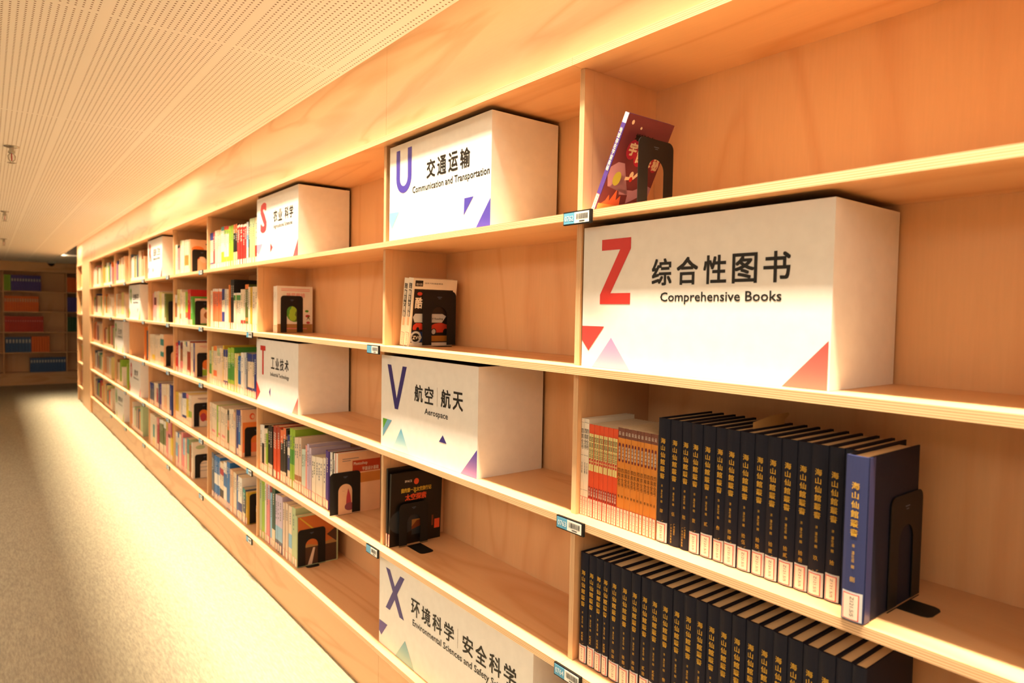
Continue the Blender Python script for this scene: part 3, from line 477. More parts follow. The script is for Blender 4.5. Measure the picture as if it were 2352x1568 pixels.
# ------------------------------------------------------------------ books
def parse(code):
    t = []; rest = 1.0
    import re
    toks = code.split()
    for i, k in enumerate(toks):
        mt = re.match(r'([a-z]+)(\d*)$', k)
        nm, fr = mt.group(1), (int(mt.group(2))/100 if mt.group(2) else None)
        if fr is None: fr = rest if i == len(toks)-1 else rest/2
        fr = min(fr, rest); rest -= fr; t.append((nm, fr))
    if rest > .01: t.append((toks[-1].rstrip('0123456789'), rest))
    return t
def cover_mesh(th, h, dep, bands, side=None, boards=.0011, rounded=0.0, mats=None):
    """open shell: spine (banded) + two covers; local frame spine at x=0, left at y=0, right at y=-th"""
    mb = MB(); names = []
    def mi(n):
        if n not in names: names.append(n)
        return names.index(n)
    sd = side or max(bands, key=lambda b: b[1])[0]
    z1 = h
    for nm, fr in bands:
        z0 = z1-fr*h
        if rounded:
            n = 6
            pts = [(-rounded*math.sin(math.pi*k/n)**.8 if 0 < k < n else 0.0, -th*k/n) for k in range(n+1)]
            ins = [(boards*1.5, -th+.0), (boards*1.5, 0)]
            mb.prism(pts+ins, 'Z', z0, z1, mi(nm))
        else:
            mb.box(0, boards, -th, 0, z0, z1, mi(nm))
        z1 = z0
    g = boards if not rounded else .0025
    mb.box(boards*(1.5 if rounded else 1), dep, -g, 0, 0, h, mi(sd)); mb.box(boards*(1.5 if rounded else 1), dep, -th, -th+g, 0, h, mi(sd))
    me = mb.mesh('book', [cm(n) if n in PAL else MATS[n] for n in names])
    import bmesh
    bm = bmesh.new(); bm.from_mesh(me); bmesh.ops.recalc_face_normals(bm, faces=bm.faces); bm.to_mesh(me); bm.free()
    return me
NB = [0]
def sticker(root, th, h0=.036, txt=None, z0=.002, red=True, x=-.0004):
    w_ = min(th-.001, .0215); c = -th/2
    mb = MB(); mb.box(x, .0001, c-w_/2, c+w_/2, z0, z0+h0, 1 if red else 0)
    o = mb.build('sticker', [STICK, SRED], root)
    if red:
        e = min(.0011, w_*.1); mb = MB().poly([(x-.0003, c+w_/2-e*.4, z0+e*.4), (x-.0003, c-w_/2+e, z0+e*.4), (x-.0003, c-w_/2+e, z0+h0-e), (x-.0003, c+w_/2-e*.4, z0+h0-e)])
        mb.build('sticker_paper', [STICK], o, fix=False)
    if txt:
        mb = MB(); hh = min(.004, w_*.34); put(mb, txt, -c-hh/2, z0+h0*.12, -c+hh/2, z0+h0*.86, lambda u, v: (x-.0006, -u, v), 0, 0, rot=1)
        mb.build('call_number', [mat('ink_grey', hexc('4a4640'), .6)], o, fix=False)
    return o
def book(y, th, h, code, z, label, group, x=1.095, dep=.19, near=False, lean=0.0, side=None, txt=None, title=True, stk=True, name='book'):
    bands = parse(code)
    root = link(name, cover_mesh(th, h, dep, bands, side))
    root.location = (x, y, z); root.rotation_euler = (lean, 0, 0)
    tag(root, label, 'book', group)
    MB().box(.0012, dep-.003, -th+.0012, -.0012, .002, h-.002).build('page_block', [PAGES], root)
    if stk: sticker(root, th, .036, txt, red=True)
    if title and th > .008:
        rr = random.Random(int(y*1000)+int(h*7000)); mb = MB(); Pn = spine()
        dark = bands[max(range(len(bands)), key=lambda i: bands[i][1])][0] in ('black', 'navy', 'maroon', 'purple', 'darkgreen', 'olive', 'blue', 'green', 'slate', 'red', 'vermilion', 'crimson')
        v = h*.88; w_ = min(th*.42, .010)
        n = rr.randint(5, 8)
        for k in range(n):                       # a column of small square characters
            if k and rr.random() < .12: v -= w_*.9; continue
            s = rr.choice(('书', '文', '学', '图', '典', '册', '集', '本'))
            if near: v = vtext(mb, s, th/2, v, w_*1.05, Pn, 0, .01)
            else:
                mb.poly([Pn(th/2-w_*.4, v-w_*.8), Pn(th/2+w_*.4, v-w_*.8), Pn(th/2+w_*.4, v), Pn(th/2-w_*.4, v)]); v -= w_*1.15
        mb.build('spine_print', [cm('ivory') if dark else cm('olive' if rr.random() < .3 else 'slate')], root, fix=False)
    return root
CNAME = dict(lime='lime green', paleyellow='pale yellow', darkgreen='dark green', peach='peach', ivory='ivory', cream='cream', sky='light blue', sage='sage green', rust='rust red', vermilion='orange red', salmon='salmon orange')
def cname(n): return CNAME.get(n, n)
def describe(code):
    b = [x for x in parse(code)]
    names = []
    for n, f in b:
        if cname(n) not in names: names.append(cname(n))
    return names[0] if len(names) == 1 else '%s and %s' % (names[0], names[1])
ORD = ['first', 'second', 'third', 'fourth', 'fifth', 'sixth', 'seventh', 'eighth', 'ninth', 'tenth', 'eleventh', 'twelfth', 'thirteenth', 'fourteenth', 'fifteenth', 'sixteenth', 'seventeenth', 'eighteenth', 'nineteenth', 'twentieth']
def ordn(i):
    if i < 20: return ORD[i]
    t = ['twenty', 'thirty', 'forty', 'fifty'][(i+1)//10-2]; r = (i+1) % 10
    return t+'-'+ORD[r-1] if r else {'twenty': 'twentieth', 'thirty': 'thirtieth', 'forty': 'fortieth'}[t]
WHERE = {'b3': 'T sign bay', 'b4': 'next bay left of T', 'b5': 'second bay left of T', 'b6': 'R sign bay'}
MAXT = {'b3': .05, 'b4': .048, 'b5': .062, 'b6': .085}
LAST = {}; SIDE = dict(r3b5='cream', r4b4='peach', r2b5='green', r1b5='peach', r4b5='ivory', r5b5='ivory', r3b6='peach', r2b6='olive', r5b4='mustard'); LASTOBJ = {}
for cname_, (row, items) in BOOKS.items():
    bk = cname_[2:]
    if bk not in MAXT or cname_ == 'r2b3': continue
    out = []
    for y, th, h, code in items:
        n = max(1, math.ceil(th/MAXT[bk]))
        for k in range(n): out.append((y-th*k/n, th/n, h, code))
    for i, (y, th, h, code) in enumerate(out):
        rr = random.Random(i*31+row*7+len(out))
        z = -P*(row-1)+.0004
        h = min(.325, h + (rr.random()-.5)*.002)
        lab = '%s book, %s from left, %s row, %s' % (describe(code), ordn(i), ROWN[row], WHERE[bk])
        o_ = book(y, th-.0006, h, code, z, lab, 'books on the %s row %s' % (ROWN[row], WHERE[bk]), x=1.095+rr.random()*.006, dep=(.17+.03*rr.random()) if i < len(out)-1 or cname_ not in SIDE else .192, txt=None, side=SIDE.get(cname_) if i == len(out)-1 else None)
        LASTOBJ[cname_] = (o_, th-.0006, h)
    LAST[cname_] = out[-1][0]-out[-1][1]
# ------------------------------------------------------------------ classic sets beside the Z bay upright
def kept(name, build):
    if name not in MESHES: MESHES[name] = build()
    return MESHES[name]
MESHES = {}
def pill(mb, uc, v0, v1, w_, P, mi=0, n=5):
    r = w_/2; pts = [(uc+r*math.cos(a), v1-r+r*math.sin(a)) for a in [math.pi*k/n for k in range(n+1)]]
    pts += [(uc-r*math.cos(a), v0+r-r*math.sin(a)) for a in [math.pi*k/n for k in range(n+1)]]
    mb.poly([P(*p) for p in pts], mi)
def set_book(kind, y, th, h, i, label, group):
    z = -.70+.0004; th -= .0003
    code = {'setwhite': 'ivory', 'setorange': 'vermilion', 'setgold': 'cap10 amber'}[kind]
    root = link('book', cover_mesh(th, h, .155, parse(code), 'cream' if kind != 'setwhite' else None)); root.location = (1.098+.001*(i % 2), y, z)
    tag(root, label, 'book', group)
    MB().box(.0012, .152, -th+.0009, -.0009, .0015, h-.0015).build('page_block', [PAGES], root)
    uc = th/2; s = th*.82; P1 = spine(.0005); P2 = spine(.0008)
    if kind == 'setorange':
        mb = MB(); mb.poly([P1(.0006, h*.50), P1(th-.0006, h*.50), P1(th-.0006, h*.90), P1(.0006, h*.90)], 0)
        pill(mb, uc, h*.20, h*.33, th*.75, P1, 1)
        mb.build('spine_panel', [cm('paleyellow'), cm('darkred')], root, fix=False)
        mb = MB(); v = vtext(mb, '四库全书', uc, h*.87, h*.062, P2, 0, .01, wr=s/(h*.062)); 
        pill(mb, uc, h*.57, h*.60, th*.6, P2, 1, 4); pill(mb, uc, h*.604, h*.634, th*.6, P2, 1, 4)
        vtext(mb, '子史集', uc, h*.315, h*.030, P2, 2, 0, wr=.8)
        mb.build('spine_title', [INK, cm('red'), cm('ivory')], root, fix=False)
    elif kind == 'setgold':
        mb = MB(); pill(mb, uc, h*.66, h*.85, th*.5, P1, 0); mb.build('spine_panel', [cm('maroon')], root, fix=False)
        mb = MB(); vtext(mb, '四库全书', uc, h*.60, h*.048, P2, 0, .01, wr=s/(h*.048))
        vtext(mb, '经典藏本', uc, h*.82, h*.034, P2, 1, 0, wr=.7); vtext(mb, '卷', uc, h*.33, h*.03, P2, 0, 0, wr=.8)
        vtext(mb, '云', uc, h*.965, h*.04, P2, 1, 0, wr=.8)
        mb.build('spine_title', [INK, cm('ivory')], root, fix=False)
    else:
        mb = MB(); vtext(mb, '四库全书', uc, h*.90, h*.055, P2, 0, -.005, wr=.62)
        vtext(mb, '文白对照', uc, h*.55, h*.03, P2, 0, 0, wr=.7)
        mb.build('spine_title', [INK], root, fix=False); mb = MB()
        for v in (.96, .62, .26): mb.poly([P2(0, h*v), P2(th, h*v), P2(th, h*v+.0006), P2(0, h*v+.0006)])
        mb.build('spine_rule', [INK], root, fix=False)
    sticker(root, th, .042, 'Z121.5/3', z0=.001)
    return root
cnt = dict(setwhite=0, setorange=0, setgold=0)
PH = dict(setwhite='white thin classic', setorange='orange spined classic with cream panel', setgold='golden brown spined classic with dark cap')
for i, (y, th, h, code) in enumerate(BOOKS['r3b0a'][1]):
    k = cnt[code]; cnt[code] += 1
    set_book(code, min(y, 1.133-.0001), th, {'setwhite': .226, 'setorange': .216, 'setgold': .221}[code], i,
             '%s, %s of its run from the left, third row' % (PH[code], ordn(k)), 'classics sets on the third row')

# navy cloth volumes with gilt lettering
def navy_print(th, h, P):
    mb = MB(); uc = th/2
    v = vtext(mb, '海山仙館叢書', uc, h*.845, h*.0575, P, 0, .022, wr=.9)
    v = vtext(mb, '︵清︶潘仕成', uc, h*.485, h*.0205, P, 0, .0, wr=.9) if False else vtext(mb, '清潘仕成 輯', uc, h*.475, h*.0225, P, 0, .0, wr=.85)
    return mb
def navy(y, th, h, z, num, stick, label, group, x=1.099, dep=.178, glossy=False, slot=None):
    th -= .0006; rd = .0035
    root = link('bound_volume', cover_mesh(th, h, dep, [('navy_glossy_cover' if glossy else 'navy_cloth', 1.0)], 'navy_cloth', boards=.0014, rounded=rd))
    root.location = (x, y, z); tag(root, label, 'volume', group)
    pb = MB().box(.004, dep-.006, -th+.0027, -.0027, .003, h-.004).build('page_block', [PAGES], root)
    def Pn(u, v):
        t = min(1, max(0, u/th)); return (-rd*math.sin(math.pi*t)**.8 - .0006, -u, v)
    # a finely curved print: height of the curve is taken per vertex
    mb = MB(); uc = th/2
    vtext(mb, '海山仙館叢書', uc, h*.845, h*.0462, Pn, 0, .020, wr=1.05, gap=1.22)
    vtext(mb, '清', uc, h*.472, h*.021, Pn, 0, 0, wr=.85); vtext(mb, '潘仕成', uc, h*.430, h*.0235, Pn, 0, 0, wr=.8); vtext(mb, '輯', uc, h*.345, h*.0235, Pn, 0, 0, wr=.85)
    mb.build('spine_title', [GOLD], root, fix=False)
    mb = MB(); vtext(mb, num, uc, h*(.275 if len(num) < 3 else .285), h*(.034 if len(num) < 3 else .026), Pn, 0, .0, wr=.95, gap=1.35 if len(num) == 2 else 1.05)
    vtext(mb, '广东省出版集团' if not stick else '广东', uc-th*.13, h*.175, h*.0185, Pn, 0, 0, wr=.8, gap=1.2)
    vtext(mb, '广州出版社' if not stick else '广州出', uc+th*.13, h*.185, h*.0185, Pn, 0, 0, wr=.8, gap=1.0)
    mb.build('volume_number', [GOLD], root, fix=False)
    if stick:
        n = 5; w0, w1 = th*.10, th*.84; z0, z1 = .003, .040+.002*((int(y*1e4)) % 3)
        def strip(a, b, c, d, e, mi, mb): 
            for k in range(n):
                ua, ub = a+(b-a)*k/n, a+(b-a)*(k+1)/n
                q = lambda u, v: (Pn(u, v)[0]-e, -u, v)
                mb.poly([q(ua, c), q(ub, c), q(ub, d), q(ua, d)], mi)
        mb = MB(); strip(th*.06, th*.97, z0-.001, z1+.003, .0001, 0, mb); strip(w0, w1, z0, z1, .0003, 1, mb)
        s = mb.build('sticker', [cm('grey'), SRED], root, fix=False)
        mb = MB(); strip(w0+.0013, w1-.0013, z0+.0013, z1-.0013, .0006, 0, mb); mb.build('sticker_paper', [STICK], s, fix=False)
        mb = MB(); put(mb, 'Z121.5/5', th*.45, z0+.006, th*.62, z1-.004, lambda u, v: (Pn(u, v)[0]-.0009, -u, v), 0, 0, rot=1)
        mb.build('call_number', [mat('ink_grey', hexc('4a4640'), .6)], s, fix=False)
    return root
e_ = BOOKS['r3b0a'][1][-1]; NOFF = min(0, e_[0]-e_[1]-.0008-BOOKS['r3b0b'][1][0][0])
NUM3 = ['肆', '伍', '陸', '壹', '貳', '叁', '拾肆', '拾伍', '拾陸', '拾壹', '拾貳', '拾叁', '玖', '拾', '柒']
for i, (y, th, h, _) in enumerate(BOOKS['r3b0b'][1]):
        navy(y+NOFF, th, .258, -.70+.0004, NUM3[i], i not in (1, 2, 14), 'navy cloth volume with gilt title, %s from left on the third row' % ordn(i), 'navy volumes on the third row', x=1.099+.002*((i*7) % 3)*.4)
yl = BOOKS['r3b0b'][1][-1]; ye = yl[0]+NOFF-yl[1]
MATS['navy_glossy_cover'] = NAVYG
lb = navy(ye-.0035, .034, .258, -.70+.0018, '捌', True, 'glossy blue volume pulled forward over the shelf edge, third row', 'navy volumes on the third row', x=1.052, dep=.186, glossy=True)
NUM4 = ['貳拾壹', '貳拾貳', '貳拾叁', '貳拾肆', '拾柒', '拾捌', '拾玖', '貳拾', '貳拾玖', '叁拾', '叁拾壹', '叁拾貳', '叁拾叁', '叁拾肆', '叁拾伍', '叁拾陸', '叁拾柒', '叁拾捌', '叁拾玖', '肆拾', '肆拾壹', '貳拾陸', '貳拾柒', '貳拾捌']
for i, (y, th, h, _) in enumerate(BOOKS['r4b0'][1]):
    navy(y, th, .262, -1.05+.0004, NUM4[i], True, 'navy cloth volume with gilt title, %s from left on the fourth row' % ordn(i), 'navy volumes on the fourth row', x=1.099+.0015*((i*5) % 3)*.4)
# a manila slip standing out of the volumes
yb = BOOKS['r3b0b'][1][7][0]+NOFF
sl = MB().prism([(1.14, -.47), (1.14, -.429), (1.20, -.421), (1.264, -.4195), (1.268, -.424), (1.25, -.433), (1.25, -.47)], 'Y', yb+.0001, yb+.0004).build('paper_slip', [mat('manila', hexc('d6ab6c'), .8)])
tag(sl, 'manila paper slip sticking up between the navy volumes', 'paper')

# ------------------------------------------------------------------ black metal bookends
def bookend(y, z, label, x0=1.095, w_=.125, h=.165, tongue=True, lean=0, tl=.085):
    """upright plate with an arched window; the cut-out tongue lies on the shelf towards the viewer"""
    root = empty('bookend', (x0, y, z+.0004), (lean, 0, 0)); tag(root, label, 'bookend', 'black steel bookends')
    r = .016; n = 6; a0, a1 = w_*.27, w_*.73; ar = (a1-a0)/2; zt = h*.72
    # plate outline as strips so the window stays open
    def arc(cx_, cz_, rr, s, e, m): return [(cx_+rr*math.cos(s+(e-s)*k/m), cz_+rr*math.sin(s+(e-s)*k/m)) for k in range(m+1)]
    outer_l = [(0, 0), (a0, 0), (a0, zt-ar)]
    mb = MB()
    left = [(0, .004), (a0, .004)] + arc((a0+a1)/2, zt-ar, ar, math.pi, math.pi/2, n) + [((a0+a1)/2, h)] + arc(r, h-r, r, math.pi/2, math.pi, n)
    right = [(w_-p[0], p[1]) for p in left]
    mb.prism(left, 'Y', -.0012, 0); mb.prism(right[::-1], 'Y', -.0012, 0)
    pl = mb.build('plate', [BLACK], root)
    MB().prism([(0, 0), (w_, 0), (w_, .0008), (0, .0008)], 'Y', -.0012, 0).build('base', [BLACK], root)
    if tongue:
        t = [(a0, -.0012), (a0, -tl+.012), (a0+.004, -tl+.004), (a0+.012, -tl), (a1-.012, -tl), (a1-.004, -tl+.004), (a1, -tl+.012), (a1, -.0012)]
        MB().prism([(p[0], p[1]) for p in t], 'Z', 0, .0012).build('foot', [BLACK], root)
    m = MB(); Pn = lambda u, v: (u, -.0014, v)
    m.poly([Pn(w_*.43, h*.885), Pn(w_*.57, h*.885), Pn(w_*.57, h*.895), Pn(w_*.43, h*.895)]); m.poly([Pn(w_*.46, h*.86), Pn(w_*.54, h*.86), Pn(w_*.54, h*.868), Pn(w_*.46, h*.868)])
    m.build('maker_mark', [cm('slate')], root, fix=False)
    return root
bookend(LAST['r4b3']-.0185, -1.05, 'black bookend against the cream book with orange red panel', x0=1.062, w_=.13, h=.172, tongue=False)
bookend(LAST['r5b3']-.0285, -1.40, 'black bookend against the orange picture book, bottom row', x0=1.098, w_=.13, h=.170, tl=.03)
for nm, lab in (('r1b5', 'top row, two bays left of the S sign'), ('r2b5', 'second row, two bays left of S'), ('r3b5', 'third row, two bays left of S'), ('r4b5', 'fourth row, two bays left of S'), ('r5b5', 'bottom row, two bays left of S'),
                ('r2b6', 'second row of the R sign bay'), ('r3b6', 'third row of the R sign bay'), ('r4b4', 'fourth row, next bay left of S'), ('r5b4', 'bottom row, next bay left of S')):
    bookend(LAST[nm]-.0015, -P*(BOOKS[nm][0]-1), 'black bookend on the '+lab, x0=1.112, w_=.125, h=.165, tongue=False)

# ------------------------------------------------------------------ books whose front cover shows
def cover_P(th, e=.0006): return lambda u, v: (u, -th-e, v)
def art(root, name, shapes, mats, th, e=.0006):
    mb = MB()
    for k_, s in enumerate(shapes):
        Pn = cover_P(th, e+.00003*k_)
        if s[0] == 't': put(mb, s[1], s[2], s[3], s[4], s[5], Pn, s[6], s[7] if len(s) > 7 else .01)
        elif s[0] == 'e':
            _, cx_, cz_, rx, rz, mi = s; mb.poly([Pn(cx_+rx*math.cos(a), cz_+rz*math.sin(a)) for a in [2*math.pi*k/18 for k in range(18)]], mi)
        else: mb.poly([Pn(*p) for p in s[1]], s[2])
    return mb.build(name, mats, root, fix=False)
def rect(a, b, c, d, m): return ('p', [(a, b), (c, b), (c, d), (a, d)], m)

# pictures on the end covers of the fuller bays
def endart(nm, shapes, cols):
    o, th, h = LASTOBJ[nm]
    art(o, 'cover_print', shapes(h), [cm(c) for c in cols], th)
endart('r4b4', lambda h: [rect(.115, h*.76, .190, h*.985, 0), rect(.004, h*.30, .108, h*.74, 0), rect(.004, h*.10, .108, h*.30, 1), ('e', .055, h*.86, .014, .018, 2), ('e', .058, h*.855, .009, .011, 3)], ['orange', 'salmon', 'vermilion', 'peach'])
endart('r3b5', lambda h: [rect(.03, h*.90, .14, h*.915, 0), rect(.05, h*.86, .12, h*.87, 0), ('e', .085, h*.42, .045, .050, 1), rect(.03, .01, .16, h*.22, 2)], ['rose', 'orange', 'lime'])
endart('r2b5', lambda h: [rect(.014, .012, .180, h-.014, 0), ('e', .10, h*.62, .03, .018, 1), ('e', .11, h*.35, .04, .03, 2), rect(.05, h*.90, .15, h*.92, 3)], ['beige', 'green', 'brown', 'red'])
endart('r1b5', lambda h: [('e', .05, h*.72, .040, .022, 0), ('e', .04, h*.50, .026, .018, 1), ('e', .09, h*.50, .03, .04, 2), rect(.10, h*.86, .17, h*.90, 3)], ['orange', 'crimson', 'beige', 'slate'])
endart('r4b5', lambda h: [rect(.04, h*.90, .13, h*.915, 0), rect(.05, h*.87, .12, h*.88, 0), ('e', .09, h*.40, .040, .048, 1), ('e', .075, h*.30, .020, .030, 2)], ['maroon', 'orange', 'crimson'])
endart('r5b5', lambda h: [('e', .05, h*.86, .03, .014, 0), ('e', .13, h*.84, .03, .016, 0), rect(.05, h*.40, .15, h*.41, 1), rect(.05, h*.30, .15, h*.31, 1), rect(.05, h*.20, .15, h*.21, 1)], ['sage', 'slate'])
endart('r5b4', lambda h: [('e', .05, h*.78, .026, .030, 0), rect(.03, h*.52, .07, h*.60, 1), rect(.03, h*.36, .07, h*.46, 1)], ['lime', 'ivory'])

# cream textbook with the orange panel, right end of the fourth row in the wide bay
y0 = LAST['r4b3']-.001
bk = book(y0, .016, .248, 'white', -1.05+.0004, 'cream textbook whose cover has an orange red title panel', 'books on the fourth row in the wide bay', dep=.188, title=False)
art(bk, 'cover_print', [rect(.001, 0, .187, .247, 0), rect(.063, .165, .186, .213, 1), rect(.063, .12, .186, .160, 2), rect(.02, .222, .09, .2245, 3), rect(.02, .214, .055, .2165, 3)],
    [cm('peach'), mat('cover_orange', hexc('b9431f'), .5), mat('cover_amber', hexc('c9843c'), .5), cm('slate')], .016)
art(bk, 'cover_title', [('t', 'Photoshop', .068, .190, .128, .206, 0), ('t', '平面设计基础', .105, .168, .178, .184, 0),
    ('p', [(.035, .02), (.060, .03), (.055, .075), (.045, .105), (.038, .07)], 1), ('e', .052, .03, .022, .016, 2), rect(.02, .095, .030, .0955, 3)], [cm('ivory'), cm('crimson'), mat('cover_plum', hexc('8a4a58'), .5), INK], .016, .0010)
# two tall thin things behind: white book with black band
bk = book(LAST['r5b3']-.001, .026, .235, 'sage', -1.40+.0004, 'thick picture book with an orange and brown cover, bottom row', 'books on the bottom row in the wide bay', dep=.195, title=False)
art(bk, 'cover_print', [rect(.004, .004, .188, .230, 0), rect(.004, .004, .188, .085, 1), ('p', [(.004, .085), (.05, .10), (.10, .088), (.188, .11), (.188, .085)], 2), ('p', [(.05, .004), (.075, .08), (.085, .08), (.07, .004)], 3),
    ('p', [(.01, .225), (.014, .228), (.11, .140), (.10, .138)], 4), ('p', [(.188, .09), (.14, .13), (.188, .16)], 1)],
    [mat('cover_terra', hexc('c26a30'), .5), mat('cover_brown', hexc('4a3324'), .5), mat('cover_sand', hexc('a8834e'), .5), cm('beige'), cm('mustard')], .026)

# vegetable book, second row of the wide bay
yy = 3.396
for k in range(3):
    book(yy-.0135*k, .013, .232, 'white', -.35+.0004, 'thin white book, %s of three beside the cabbage cover' % ordn(k), 'white books on the second row', x=1.135, dep=.178, near=True, title=True)
bk = book(yy-.0405, .014, .234, 'white', -.35+.0004, 'white book with green cabbage picture on its cover', 'white books on the second row', x=1.135, dep=.180, title=False)
cab = [('e', .088, .100, .042, .045, 0)]
rr = random.Random(3)
for k in range(9): cab.append(('e', .062+.055*rr.random(), .075+.055*rr.random(), .011+.008*rr.random(), .013+.008*rr.random(), 1 + k % 2))
art(bk, 'cover_print', [rect(.001, 0, .179, .045, 3)] + cab + [('e', .150, .11, .010, .006, 0), ('e', .155, .085, .012, .007, 4), ('p', [(.148, .062), (.158, .09), (.168, .062), (.158, .075)], 5), ('e', .157, .052, .010, .006, 4)],
    [cm('green'), cm('lime'), cm('olive'), mat('cover_tan', hexc('a57c48'), .5), cm('crimson'), cm('olive')], .014)
art(bk, 'cover_title', [rect(.02, .218, .165, .221, 0), rect(.02, .210, .165, .213, 0), ('t', '蔬菜栽培', .045, .178, .140, .200, 0), rect(.03, .020, .15, .024, 0)], [cm('rose')], .014, .0009)
bookend(yy-.0560, -.35, 'black bookend standing before the green cabbage cover', x0=1.152, w_=.112, h=.186, tongue=False)

# two thick car magazines, leaning a little, second row of the U bay
for k in range(2):
    g = link('magazine', cover_mesh(.030, .232, .175, parse('ivory'), None)); lean = math.radians(-7.5)
    g.location = (1.130, 2.086-.0312*k-.009, -.35+.0045); g.rotation_euler = (-lean, 0, 0)
    tag(g, ['thick magazine volume leaning left beside the car cover one', 'thick car magazine with red sports car on its black cover'][k], 'magazine', 'car magazines on the second row')
    MB().box(.0012, .173, -.0288, -.0012, .001, .231).build('page_block', [PAGES], g)
    mb = MB(); P1 = spine(.0006); P2 = spine(.0009)
    mb.poly([P1(.006, .196), P1(.024, .196), P1(.024, .214), P1(.006, .214)], 0); mb.poly([P1(.006, .10), P1(.024, .10), P1(.024, .192), P1(.006, .192)], 0)
    mb.poly([P1(.008, .070), P1(.022, .070), P1(.022, .098), P1(.008, .098)], 2)
    vtext(mb, '酷车大图鉴', .015, .190, .0178, P2, 1, .02, wr=.85); vtext(mb, '珍藏', .015, .213, .0085, P2, 1, 0)
    mb.build('spine_print', [INK, cm('ivory'), cm('peach')], g, fix=False)
    sticker(g, .030, .044, 'U469', z0=.002)
    if k:
        art(g, 'cover_print', [rect(.003, 0, .172, .231, 0), rect(.006, .012, .160, .196, 1), rect(.008, .205, .038, .225, 1), ('p', [(.008, .100), (.016, .112), (.125, .112), (.14, .104), (.125, .082), (.016, .082)], 2), rect(.006, .014, .075, .050, 3)],
            [cm('ivory'), mat('cover_black', hexc('241c18'), .4), cm('grey'), mat('cover_blue', hexc('26407a'), .5)], .030)
        car1 = [(.010, .062), (.012, .072), (.022, .080), (.042, .080), (.056, .070), (.072, .068), (.074, .058), (.012, .056)]
        car2 = [(.075, .050), (.076, .068), (.095, .078), (.120, .082), (.150, .074), (.155, .055), (.150, .048), (.078, .046)]
        art(g, 'cover_picture', [('p', car1, 0), ('p', car2, 0), ('e', .030, .059, .006, .007, 1), ('e', .064, .059, .006, .007, 1), ('e', .094, .050, .011, .012, 1), ('e', .094, .050, .008, .009, 2), ('e', .142, .050, .010, .011, 1),
            ('p', [(.078, .016), (.082, .036), (.155, .036), (.156, .016)], 3), ('e', .028, .180, .010, .006, 0), ('e', .070, .180, .006, .004, 2), ('e', .080, .180, .006, .004, 2), ('e', .098, .182, .006, .006, 3), ('p', [(.115, .174), (.118, .181), (.128, .186), (.140, .186), (.152, .180), (.154, .174)], 4),
            ('e', .024, .030, .022, .022, 2), ('e', .024, .030, .015, .015, 1), ('t', '酷', .012, .130, .040, .168, 4, .03), ('t', 'ZVO', .012, .024, .048, .036, 4, .03), ('t', 'Of Reading', .078, .090, .128, .099, 1, .005), ('t', '酷车大百科', .012, .208, .035, .216, 4, 0), ('t', '世界汽车图鉴精选', .044, .214, .116, .219, 1, 0)],
            [mat('cover_red', hexc('c8402c'), .4), INK, cm('grey'), mat('cover_ochre', hexc('b4782c'), .5), cm('ivory')], .030, .0010)
bookend(1.990, -.35, 'black bookend in front of the car magazine cover', x0=1.168, w_=.134, h=.190, tl=.045)

# two black picture books about space, fourth row of the U bay
BK = mat('cover_space', hexc('171310'), .3)
for k in range(2):
    MATS['cover_space'] = BK
    g = link('book', cover_mesh(.011, .272 if k == 0 else .258, .205, [('cover_space', 1)], 'cover_space')); g.location = (1.090+.001*k, 2.088-.0125*k, -1.05+.0004)
    tag(g, ['tall black picture book behind the black space book', 'black space travel book with red and yellow title'][k], 'book', 'black space books on the fourth row')
    if k: g.rotation_euler = (math.radians(2.5), 0, 0); g.location.y -= .001; g.location.z += .0006
    MB().box(.0012, .203, -.0098, -.0012, .001, .255).build('page_block', [PAGES], g)
    sticker(g, .011, .044, 'V4', z0=.002)
art(g, 'cover_print', [('e', .055, .085, .060, .045, 0), ('e', .058, .105, .020, .014, 1), ('e', .064, .108, .014, .012, 2), ('e', .042, .062, .006, .012, 1), ('e', .046, .048, .009, .010, 3), ('e', .040, .035, .004, .012, 1), rect(.085, .045, .145, .085, 4), ('p', [(.085, .060), (.105, .080), (.145, .082), (.145, .045), (.085, .045)], 5), ('p', [(.085, .050), (.145, .065), (.145, .030), (.085, .030)], 0),
    rect(.178, .038, .200, .072, 6), rect(.166, .050, .173, .088, 5)], [mat('cover_nebula', hexc('2e3338'), .4), cm('peach'), BK, cm('grey'), mat('cover_glow', hexc('a8743a'), .4), mat('cover_mars', hexc('7a3a1a'), .4), cm('vermilion')], .011)
art(g, 'cover_title', [('t', 'SPACE', .052, .222, .080, .230, 0, .01), ('e', .098, .222, .010, .011, 1), ('t', '我的第一次太空旅行记', .038, .186, .160, .202, 2, .03), ('t', '太空探索', .055, .156, .140, .180, 1, .04), ('e', .094, .184, .003, .003, 2)], [cm('ivory'), cm('vermilion'), cm('mustard')], .011, .0010)
bookend(2.0455, -1.05, 'black bookend lying against the black space book, long foot forward', x0=1.118, w_=.115, h=.150, tl=.100)

